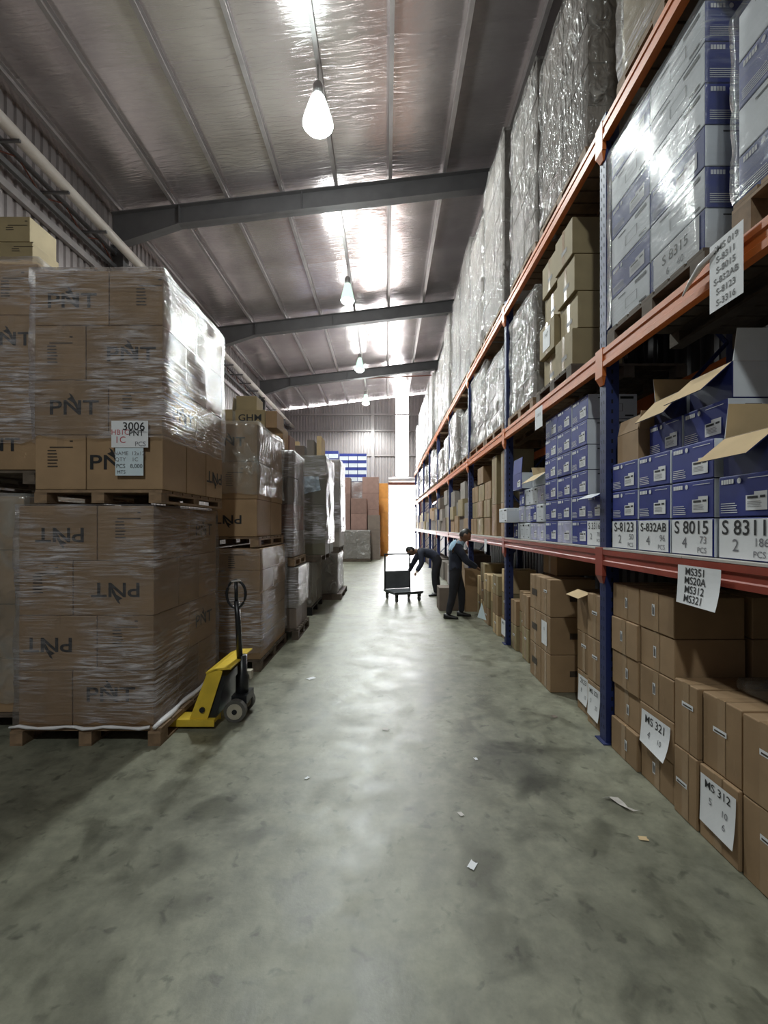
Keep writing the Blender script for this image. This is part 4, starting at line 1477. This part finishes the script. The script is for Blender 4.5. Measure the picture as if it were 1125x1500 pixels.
# second shelf loads
for i, (y0, y1, h_) in enumerate(((4.97, 5.95, 1.27), (6.22, 7.32, 1.13), (7.42, 8.7, 1.35))):
    pallet(1.66, 2.70, y0 - .02, y1 + .02, S2, f'pallet on the second shelf under the {["", "first cloudy load past the second post", "second cloudy load past the second post"][i]}' if i else 'pallet on the second shelf beside the khaki cartons', 'wood', None, .13, i < 2)
    wrapped(y0, y1, z2, h_, ['cloudy wrapped load on the second shelf beside the khaki cartons', 'cloudy wrapped load on the second shelf, first past the second post', 'cloudy wrapped load on the second shelf, second past the second post'][i], seed=50 + i, xf=XF + .02)
for b in range(3, 9):
    for c in range(2):
        y0 = POST[b] + .12 + c * 1.3
        y1 = y0 + rnd.uniform(1.02, 1.2)
        pallet(1.66, 2.70, y0 - .01, y1 + .01, S2, f'pallet on the second shelf, {BAYN[b + 1]} bay, {["near", "far"][c]} position', 'wood', None, .13, False)
        wrapped(y0, y1, z2, rnd.uniform(.85, 1.3), f'cloudy wrapped load on the second shelf, {BAYN[b + 1]} bay, {["near", "far"][c]} one', seed=60 + b * 2 + c, near=b < 5, xf=XF + rnd.uniform(-.02, .06))
# third shelf loads
S3 = SH[2]
z3 = S3 + .131
top3 = [(2.2, 3.13, 1.9, 'khaki', 'wrap', 'khaki wrapped load on the top shelf, nearest the camera'), (3.66, 4.72, 1.78, 'darkboard', 'wrapw', 'tall wrapped load on the top shelf with dark bare end, just past the blue post'),
        (4.88, 5.84, 2.05, 'greyboard', 'wrapw', 'tall cloudy load on the top shelf, last before the second post'), (6.25, 7.46, 2.5, 'greyboard', 'wrapw', 'very tall cloudy load on the top shelf, first past the second post'),
        (7.6, 8.72, 2.25, 'greyboard', 'wrapw', 'tall cloudy load on the top shelf, second past the second post')]
for i, (y0, y1, h_, lk, mt, lb) in enumerate(top3):
    pallet(1.66, 2.70, y0 - .02, y1 + .02, S3, 'pallet on the top shelf under the ' + ['nearest khaki load', 'load with dark bare end', 'last load before the second post', 'first load past the second post', 'second load past the second post'][i], 'wood', None, .13, i < 4)
    wrapped(y0, y1, z3, h_, lb, lk, mt, seed=90 + i, nl=5, xf=XF)
for b in range(3, 9):
    for c in range(2):
        y0 = POST[b] + .12 + c * 1.3
        y1 = y0 + rnd.uniform(1.05, 1.22)
        lk = 'darkboard' if (b, c) in ((6, 0), (7, 1)) else 'greyboard'
        pallet(1.66, 2.70, y0 - .01, y1 + .01, S3, f'pallet on the top shelf, {BAYN[b + 1]} bay, {["near", "far"][c]} position', 'wood', None, .13, False)
        wrapped(y0, y1, z3, rnd.uniform(2.0, 2.75), f'{"brown" if lk == "darkboard" else "cloudy"} wrapped load on the top shelf, {BAYN[b + 1]} bay, {["near", "far"][c]} one', lk, 'wrap' if lk == 'darkboard' else 'wrapw', seed=100 + b * 2 + c, near=b < 5, nl=5, xf=XF + rnd.uniform(-.03, .05))

# ------------------------------------------------------------------ hanging papers on the rack
paper_thing('hanging_sign', 'white sheet of black codes hanging from the orange second-shelf beam', (1.60, 2.06, 2.86), -PI / 2, .205, .33,
            [('SMS 019', 0, .125, .043, 'ink', .012), ('S-8311', 0, .073, .043, 'ink', .012), ('S-8015', 0, .022, .043, 'ink', .012), ('S-832AB', 0, -.03, .043, 'ink', .012), ('S-8123', 0, -.082, .043, 'ink', .012), ('S-3316', 0, -.135, .043, 'ink', .012)], ry=-.0)
paper_thing('hanging_sign', 'white sheet of four black codes hanging from the red first-shelf beam', (1.605, 2.25, 1.335), -PI / 2, .31, .205,
            [('MS351', -.02, .07, .055, 'ink', .012), ('MS20A', -.02, .023, .055, 'ink', .012), ('MS312', -.02, -.025, .055, 'ink', .012), ('MS321', -.02, -.073, .055, 'ink', .012)], curl=.02)
paper_thing('hanging_sign', 'blank white sheet on the orange beam above the wall of blue cartons', (1.61, 4.62, 2.79), -PI / 2, .22, .22, [('S-8015', 0, .03, .045, 'pencil', 0)])
paper_thing('hanging_sign', 'small pale tag hanging near the foot of the second post', (1.61, 6.02, .25), -PI / 2, .2, .22, [('MS 20', 0, .06, .045, 'ink', .006)])
paper_thing('hanging_sign', 'narrow pale tag on the red beam past the second post', (1.61, 7.1, 1.33), -PI / 2, .16, .2, [])
tri = MB().add([(0, 0, 0), (.26, 0, 0), (.1, .02, .26)], [(0, 1, 2)])
tag(tri.build('paper_corner', M['stickerblue'], None, (1.52, 7.3, .12), (0, 0, -1.2)), 'pale blue paper corner sticking up by the floor cartons past the second post', 'paper')
tp = MB().tube([(1.60, 2.12, 2.99), (1.595, 2.22, 2.965), (1.598, 2.3, 2.93), (1.60, 2.36, 2.89)], [.008, .018, .012, .005], 6)
tag(tp.build('tape_wad', M['skirt'], smooth=True), 'twisted clear tape on the orange beam above the sheet of codes', 'tape')

# ------------------------------------------------------------------ pallet jack
pj = empty('pallet_jack', (-1.36, 3.85, 0))
tag(pj, 'yellow hand pallet jack with black handle beside the nearest load', 'pallet jack')
for y in (-.33, .23):
    fk = MB()
    fk.box(-.40, y, .055, -.03, y + .15, .085)
    fk.box(-.40, y, .03, -.03, y + .012, .055)
    fk.box(-.40, y + .138, .03, -.03, y + .15, .055)
    fk.build('fork', M['yellow'], pj)
# sloping heel plates rising to the bridge
for y, nm in ((-.31, 'heel_plate'), (.25, 'heel_plate')):
    pts = [(-.235, .085), (-.09, .085), (.02, .43), (.03, .47), (-.02, .485), (-.095, .45)]
    MB().prism(pts, y, y + .012).build(nm, M['yellow'], pj)
MB().prism([(-.10, .445), (-.03, .475), (.10, .485), (.10, .497), (-.035, .49), (-.105, .46)], -.31, .262).build('bridge_plate', M['yellow'], pj)
MB().prism([(-.1, .085), (-.03, .085), (.05, .42), (-.005, .44)], -.29, .25).build('frame_box', M['blacksteel'], pj)
MB().lathe([(0, .16), (.055, .16), (.055, .34), (.04, .36), (.04, .52), (0, .52)], 16, (.10, -.03, 0)).build('pump_cylinder', M['blacksteel'], pj, smooth=True)
MB().box(.04, -.13, .13, .17, .07, .2).build('axle_block', M['blacksteel'], pj)
MB().tube([(-.13, -.325, .16), (-.13, -.305, .16)], .022, 10).build('bolt', M['blacksteel'], pj)
for y in (-.17, .06):
    wh = empty('steer_wheel', (.09, y, .092))
    wh.parent = pj
    MB().tube([(0, -.025, 0), (0, .025, 0)], .092, 22).build('tyre', M['rubber'], wh)
    MB().tube([(0, -.03, 0), (0, .03, 0)], .066, 18).build('hub', M['hub'], wh)
    MB().tube([(0, -.036, 0), (0, .036, 0)], .022, 10).build('axle_cap', M['blacksteel'], wh)
hx = .085
MB().tube([(hx, -.05, .5), (hx - .01, -.06, .8), (hx - .022, -.07, 1.0)], [.026, .024, .022], 10).build('handle_shaft', M['blacksteel'], pj, smooth=True)
loop = [(hx - .025 + .082 * math.sin(t), -.07, 1.06 + (.115 if math.cos(t) > 0 else .12) * math.cos(t) * (1 if math.cos(t) > 0 else 1)) for t in [2 * PI * k / 22 for k in range(22)]]
MB().tube(loop, .012, 8, closed=True).build('handle_loop', M['blacksteel'], pj, smooth=True)
MB().tube([(hx - .023, -.07, .98), (hx - .026, -.07, 1.165)], .016, 8).build('lever_rod', M['blacksteel'], pj, smooth=True)
MB().tube([(hx - .06, -.085, 1.168), (hx + .02, -.085, 1.176)], .008, 6).build('release_lever', M['galv'], pj)
MB().box(.11, .0, .30, .17, .06, .37).build('pedal', M['hub'], pj)

# ------------------------------------------------------------------ trolley
tr = empty('platform_trolley', (.36, 9.74, 0), math.radians(23))
tag(tr, 'grey platform trolley with frame handle in the middle of the aisle', 'trolley')
MB().box(-.33, -.34, .165, .33, .30, .215).build('deck', M['steel'], tr)
MB().box(-.34, -.35, .19, .34, -.335, .222).build('edge_trim', M['blacksteel'], tr)
for sx in (-1, 1):
    MB().tube([(sx * .31, .27, .215), (sx * .31, .28, 1.0)], .02, 8).build('handle_post', M['blacksteel'], tr)
MB().tube([(-.33, .28, 1.0), (.33, .28, 1.0)], .02, 8).build('handle_bar', M['blacksteel'], tr)
MB().box(-.30, .27, .22, .30, .285, .62).build('back_panel', M['steel'], tr)
for sx in (-1, 1):
    for sy in (-.28, .24):
        cs = empty('caster', (sx * .27, sy, 0))
        cs.parent = tr
        MB().tube([(-.015, 0, .06), (.015, 0, .06)], .06, 14).build('wheel', M['rubber'], cs)
        MB().box(-.03, -.03, .1, .03, .03, .165).build('fork', M['blacksteel'], cs)

# ------------------------------------------------------------------ people
def skin(name, pts, edges, mats, root, sub=2, parent=None, smooth=True):
    """pts: {key: ((x, y, z), r) or (.., (rx, ry))}"""
    keys = list(pts)
    me = bpy.data.meshes.new(name)
    me.from_pydata([pts[k][0] for k in keys], [(keys.index(a), keys.index(b)) for a, b in edges], [])
    o = bpy.data.objects.new(name, me)
    C.objects.link(o)
    sm = o.modifiers.new('skin', 'SKIN')
    sm.use_smooth_shade = True
    for k, sv in zip(keys, me.skin_vertices[0].data):
        r = pts[k][1]
        sv.radius = r if isinstance(r, tuple) else (r, r)
        sv.use_root = (k == root)
    ss = o.modifiers.new('sub', 'SUBSURF')
    ss.levels = ss.render_levels = sub
    bpy.context.view_layer.update()
    m2 = bpy.data.meshes.new_from_object(o.evaluated_get(bpy.context.evaluated_depsgraph_get()))
    bpy.data.objects.remove(o)
    m2.materials.clear()
    for m in mats: m2.materials.append(m)
    m2.polygons.foreach_set('use_smooth', [True] * len(m2.polygons))
    return obj(name, m2, parent)


M['skin'] = plain('brown_skin', (.22, .12, .075), .55, 0, .08, 9)
M['hair'] = plain('black_hair', (.008, .007, .007), .5, 0, .2, 30)
M['navyshirt'] = plain('dark_navy_cloth', (.022, .026, .045), .85, 0, .15, 12, .2)
M['trouser'] = plain('charcoal_trouser_cloth', (.018, .018, .024), .9, 0, .15, 12, .2)
M['shoe'] = plain('black_shoe', (.01, .01, .011), .5, 0, .2, 9)
M['paleblue'] = plain('pale_blue_cloth', (.30, .45, .58), .85, 0, .1, 12, .2)


def lerp(a, b, t): return tuple(a[i] + (b[i] - a[i]) * t for i in range(3))


def head_mesh(c, fwd, upv, s=1.0):
    """skull, face, nose, ears on one surface: a sphere pushed into head shape. fwd/up are unit vectors."""
    bm = bmesh.new()
    bmesh.ops.create_uvsphere(bm, u_segments=28, v_segments=20, radius=1)
    f = Vector(fwd).normalized()
    u = Vector(upv)
    u = (u - f * u.dot(f)).normalized()
    r = u.cross(f).normalized()
    for v in bm.verts:
        x, y, z = v.co  # x right, y forward, z up in head space
        jaw = max(0, -z)
        sx = .078 * (1 - .28 * jaw ** 1.5)
        sy = .098 * (1 - .1 * jaw)
        q = Vector((x * sx, y * sy, z * .122))
        if y > 0:
            ax = abs(x)
            nose = math.exp(-((ax / .16) ** 2)) * math.exp(-(((z + .12) / .17) ** 2))
            q.y += .026 * nose
            for ex in (-.42, .42):
                q.y -= .012 * math.exp(-(((x - ex) / .17) ** 2)) * math.exp(-(((z - .12) / .11) ** 2))
            q.y += .006 * math.exp(-((ax / .32) ** 2)) * math.exp(-(((z + .45) / .09) ** 2))
            q.y += .008 * math.exp(-((ax / .3) ** 2)) * math.exp(-(((z + .85) / .15) ** 2))
            q.y += .006 * math.exp(-(((z - .28) / .08) ** 2)) * (1 if ax < .6 else 0)
        if abs(x) > .9 and -.3 < z < .3 and abs(y + .05) < .32:
            q.x += .022 * (1 if x > 0 else -1)
        q *= s
        v.co = Vector(c) + r * q.x + f * q.y + u * q.z
    me = bpy.data.meshes.new('head')
    bm.to_mesh(me)
    bm.free()
    me.polygons.foreach_set('use_smooth', [True] * len(me.polygons))
    me.materials.append(M['skin'])
    return me, (r, f, u)


def hair_mesh(c, axes, s=1.0):
    r, f, u = axes
    bm = bmesh.new()
    bmesh.ops.create_uvsphere(bm, u_segments=24, v_segments=16, radius=1)
    kill = [v for v in bm.verts if (v.co.y > .35 and v.co.z < .42) or v.co.z < -.45 or (v.co.y > 0 and v.co.z < .1)]
    bmesh.ops.delete(bm, geom=kill, context='VERTS')
    for v in bm.verts:
        x, y, z = v.co
        k = 1 + .05 * noise.noise(Vector((x * 5, y * 5, z * 5)))
        q = Vector((x * .086 * k, y * .106 * k, z * .131 * k)) * s
        v.co = Vector(c) + r * q.x + f * (q.y - .004) + u * (q.z + .004)
    me = bpy.data.meshes.new('hair')
    bm.to_mesh(me)
    bm.free()
    me.polygons.foreach_set('use_smooth', [True] * len(me.polygons))
    me.materials.append(M['hair'])
    return me


def hand(parent, wrist, dirv, palm_n, side, s=1.0, curl=.5):
    """palm plus five separately rooted, bent fingers; palm_n is the way the palm faces"""
    d = Vector(dirv).normalized()
    n = Vector(palm_n)
    n = (n - d * n.dot(d)).normalized()
    a = d.cross(n).normalized() * side
    wv = Vector(wrist)
    pts = {'w': (wv, (.026 * s, .02 * s)), 'p1': (wv + d * .045 * s, (.036 * s, .016 * s)), 'p2': (wv + d * .085 * s, (.038 * s, .014 * s))}
    ed = [('w', 'p1'), ('p1', 'p2')]
    h_ = skin('hand', pts, ed, [M['skin']], 'w', 1, parent)
    for k, (off, ln) in enumerate(((.03, .07), (.011, .08), (-.009, .075), (-.028, .058))):
        b = wv + d * .078 * s + a * off * s
        p = {}
        cur, dd = b, d.copy()
        p['k0'] = (cur, .0095 * s)
        for q in range(3):
            ang = curl * (.35 + .3 * q)
            dd = (d * math.cos(ang * 1.2) + n * math.sin(ang * 1.2))
            cur = cur + dd * ln * s / 3
            p[f'k{q + 1}'] = (cur, (.0088 - .001 * q) * s)
        skin('finger', p, [('k0', 'k1'), ('k1', 'k2'), ('k2', 'k3')], [M['skin']], 'k0', 1, h_)
    b = wv + d * .03 * s + a * .028 * s
    t1 = b + (d * .6 + a * .7 + n * .2).normalized() * .035 * s
    t2 = t1 + (d * .85 + a * .25 + n * .45).normalized() * .032 * s
    skin('thumb', {'a': (b, .012 * s), 'b': (t1, .0105 * s), 'c': (t2, .009 * s)}, [('a', 'b'), ('b', 'c')], [M['skin']], 'a', 1, h_)
    return h_


def shoe(parent, ankle, rz):
    mb = MB()
    a = Vector(ankle)
    prof = [(-.085, .035, .085), (-.06, .043, .095), (.0, .045, .085), (.07, .05, .06), (.13, .05, .045), (.17, .035, .035)]
    n = 12
    vs = []
    for x, wv, hv in prof:
        for k in range(n):
            t = 2 * PI * k / n
            vs.append((x, wv * math.cos(t), max(0, hv / 2 + hv / 2 * math.sin(t) * 1.05)))
    fs = [(i * n + k, i * n + (k + 1) % n, (i + 1) * n + (k + 1) % n, (i + 1) * n + k) for i in range(len(prof) - 1) for k in range(n)]
    fs += [tuple(range(n)), tuple(range((len(prof) - 1) * n, len(prof) * n))]
    mb.add(vs, fs)
    return mb.build('shoe', M['shoe'], parent, (a.x, a.y, 0.001), (0, 0, rz), smooth=True)


def person(name, label, J, face_f, face_up, palm, shoes_rz, towel=None):
    """J: joints in world space. One skinned body in skin colour, clothes as sleeves over it."""
    P = empty(name, ((J['aL'][0] + J['aR'][0]) / 2, (J['aL'][1] + J['aR'][1]) / 2, 0))
    tag(P, label, 'person')
    o = P.location
    J = {k: (v[0] - o.x, v[1] - o.y, v[2]) for k, v in J.items()}
    mid = lerp(J['pel'], J['chest'], .5)
    if 'waist' in J: mid = J['waist']
    pts = {'pel': (J['pel'], (.13, .105)), 'mid': (mid, (.125, .098)), 'chest': (J['chest'], (.15, .108)), 'neck0': (J['neck'], (.055, .055)), 'head0': (lerp(J['neck'], J['head'], .6), (.052, .052))}
    ed = [('pel', 'mid'), ('mid', 'chest'), ('chest', 'neck0'), ('neck0', 'head0')]
    for s in 'LR':
        pts.update({'s' + s: (J['s' + s], .058), 'e' + s: (J['e' + s], .041), 'w' + s: (J['w' + s], .028), 'h' + s: (J['h' + s], .092), 'k' + s: (J['k' + s], .06), 'a' + s: (J['a' + s], .038)})
        ed += [('chest', 's' + s), ('s' + s, 'e' + s), ('e' + s, 'w' + s), ('pel', 'h' + s), ('h' + s, 'k' + s), ('k' + s, 'a' + s)]
    body = skin('body', pts, ed, [M['skin']], 'pel', 2, P)
    # clothes: the body's own surface moved outwards, cut cleanly at neck, cuffs, waist and ankles
    segs = [(k1, k2) for k1, k2 in ed]

    def bone(co):
        best = None
        for k1, k2 in segs:
            p1, p2 = Vector(pts[k1][0]), Vector(pts[k2][0])
            d = p2 - p1
            t = max(0, min(1, (co - p1).dot(d) / d.length_squared))
            q = (co - (p1 + d * t)).length - .5 * max(pts[k1][1] if not isinstance(pts[k1][1], tuple) else pts[k1][1][0], .02)
            if best is None or q < best[0]: best = (q, k1, k2, t)
        return best
    bm_ = body.data
    lab_ = []
    for v in bm_.vertices:
        _, k1, k2, t = bone(v.co)
        if k2 in ('hL', 'hR', 'kL', 'kR', 'aL', 'aR') or (k1 == 'pel' and k2 == 'mid' and t < .25): lab_.append('t')
        elif k2 in ('neck0',) and t > .55 or k2 == 'head0': lab_.append('s')
        elif k2 in ('wL', 'wR') and t > .9: lab_.append('s')
        else: lab_.append('u')
    for nm_, keep, mat_, off_ in (('trousers', 't', M['trouser'], .016), ('shirt', 'u', M['navyshirt'], .022)):
        use = [p_ for p_ in bm_.polygons if any(lab_[i] == keep for i in p_.vertices)]
        ids = sorted({i for p_ in use for i in p_.vertices})
        ix = {i: n_ for n_, i in enumerate(ids)}
        me_ = bpy.data.meshes.new(nm_)
        fold = lambda c_: .006 * noise.noise(Vector((c_.x * 14, c_.y * 14, c_.z * 9)))
        me_.from_pydata([tuple(bm_.vertices[i].co + bm_.vertices[i].normal * (off_ + fold(bm_.vertices[i].co))) for i in ids], [], [[ix[i] for i in p_.vertices] for p_ in use])
        me_.polygons.foreach_set('use_smooth', [True] * len(me_.polygons))
        me_.materials.append(mat_)
        obj(nm_, me_, P)
    hm, ax = head_mesh(J['head'], face_f, face_up)
    hd = obj('head', hm, P)
    obj('hair', hair_mesh(J['head'], ax), hd)
    for i, s in enumerate('LR'):
        d = Vector(J['w' + s]) - Vector(J['e' + s])
        hand(P, tuple(Vector(J['w' + s]) - d.normalized() * .035), d, palm, -1 if i else 1)
        shoe(P, J['a' + s], shoes_rz[i])
    if towel:
        cn = Vector(J['neck']) - Vector((.05, 0, .06))
        use = [p_ for p_ in bm_.polygons if all((bm_.vertices[i].co - cn).length < .185 and bm_.vertices[i].co.z > cn.z - .13 for i in p_.vertices) and p_.center.z < J['neck'][2] + .015]
        ids = sorted({i for p_ in use for i in p_.vertices})
        ix = {i: n_ for n_, i in enumerate(ids)}
        me_ = bpy.data.meshes.new('collar')
        me_.from_pydata([tuple(bm_.vertices[i].co + bm_.vertices[i].normal * .036) for i in ids], [], [[ix[i] for i in p_.vertices] for p_ in use])
        me_.polygons.foreach_set('use_smooth', [True] * len(me_.polygons))
        me_.materials.append(M['paleblue'])
        obj('neck_cloth', me_, P)
    return P


Y2 = 7.85
person('person', 'person in dark clothes with pale blue neck cloth, standing turned to the rack', {
    'pel': (1.24, Y2, .83), 'waist': (1.235, Y2, 1.0), 'chest': (1.24, Y2, 1.19), 'neck': (1.31, Y2, 1.35), 'head': (1.415, Y2 - .01, 1.47),
    'sL': (1.27, Y2 + .17, 1.27), 'sR': (1.25, Y2 - .17, 1.27), 'eL': (1.42, Y2 + .20, 1.04), 'eR': (1.41, Y2 - .21, 1.02), 'wL': (1.58, Y2 + .12, .93), 'wR': (1.585, Y2 - .12, .92),
    'hL': (1.26, Y2 + .085, .79), 'hR': (1.22, Y2 - .085, .79), 'kL': (1.37, Y2 + .1, .45), 'kR': (1.18, Y2 - .1, .44), 'aL': (1.37, Y2 + .12, .085), 'aR': (1.10, Y2 - .11, .085)},
    (.86, -.15, -.5), (.5, 0, .86), (0, 0, -1), (-.15, -.25),
    {'a': ((1.17, Y2 - .2, 1.30), (.06, .03)), 'b': ((1.21, Y2 - .1, 1.37), (.075, .035)), 'c': ((1.235, Y2, 1.385), (.08, .04)), 'd': ((1.26, Y2 + .12, 1.36), (.07, .035)), 'e': ((1.29, Y2 + .2, 1.29), (.05, .03))})
Y1 = 10.35
person('person', 'person in dark clothes bending forward over the platform trolley', {
    'pel': (1.22, Y1, .88), 'waist': (1.08, Y1, .98), 'chest': (.88, Y1, 1.04), 'neck': (.71, Y1 - .01, 1.06), 'head': (.58, Y1 - .03, 1.05),
    'sL': (.80, Y1 - .18, 1.02), 'sR': (.80, Y1 + .18, 1.02), 'eL': (.82, Y1 - .24, .78), 'eR': (.66, Y1 + .2, .76), 'wL': (.70, Y1 - .28, .60), 'wR': (.54, Y1 + .1, .56),
    'hL': (1.2, Y1 - .09, .84), 'hR': (1.23, Y1 + .09, .84), 'kL': (1.12, Y1 - .1, .46), 'kR': (1.2, Y1 + .12, .46), 'aL': (1.16, Y1 - .11, .085), 'aR': (1.26, Y1 + .14, .085)},
    (-.55, -.1, -.83), (-.83, 0, .55), (-.3, 0, -1), (PI + .1, PI - .1))

# ------------------------------------------------------------------ litter on the floor
def scrap(px, py, size, label, mat='paper', seed=1):
    Y = 640 * 1.65 / (py - 770)
    X = (px - 566) * Y / 640
    mb = MB()
    n = 5
    vs = []
    for j in range(n):
        for i in range(n):
            u, v = i / (n - 1) - .5, j / (n - 1) - .5
            vs.append((u * size * (1 + .5 * noise.noise(Vector((u * 3, v * 3, seed)))), v * size * .7, .004 + size * .3 * abs(noise.noise(Vector((u * 4 + seed, v * 4, seed * 2))))))
    mb.add(vs, [(j * n + i, j * n + i + 1, (j + 1) * n + i + 1, (j + 1) * n + i) for j in range(n - 1) for i in range(n - 1)])
    o = mb.build('paper_scrap', M[mat], None, (X, Y, 0), (0, 0, seed))
    tag(o, label, 'litter')


scrap(692, 1268, .05, 'small crumpled white scrap on the floor, nearest the camera', 'paper', 1)
scrap(675, 1193, .035, 'tiny pale scrap beyond the nearest crumpled one', 'deck', 2)
scrap(942, 1229, .045, 'buff torn scrap by the low front cartons', 'paleboard', 3)
scrap(450, 1140, .03, 'tiny white scrap on the open floor beside the pallet jack', 'paper', 4)
scrap(697, 1112, .03, 'tiny white speck of paper at the oil stain', 'paper', 5)
scrap(565, 1069, .06, 'grey flake of paper in the middle of the aisle', 'deck', 6)
scrap(456, 994, .08, 'pale flat scrap near the second load', 'paper', 7)
scrap(812, 1050, .06, 'dull brown scrap by the blue post', 'darkboard', 8)
ts = MB()
pt = [(-.03, .06), (.01, .05), (.03, .0), (.035, -.04), (.07, -.065), (.11, -.07)]
wds = [.03, .028, .018, .012, .008, .006]
for k in range(len(pt)):
    ts.v += [(pt[k][0] - wds[k], pt[k][1], .006 + .01 * (k % 2)), (pt[k][0] + wds[k], pt[k][1] + .006, .01)]
ts.f = [(2 * k, 2 * k + 1, 2 * k + 3, 2 * k + 2) for k in range(len(pt) - 1)]
ts.m = [0] * len(ts.f)
tag(ts.build('tape_scrap', M['deck'], None, (1.36, 2.58, 0)), 'torn white strip of tape curling on the floor before the cartons', 'litter')
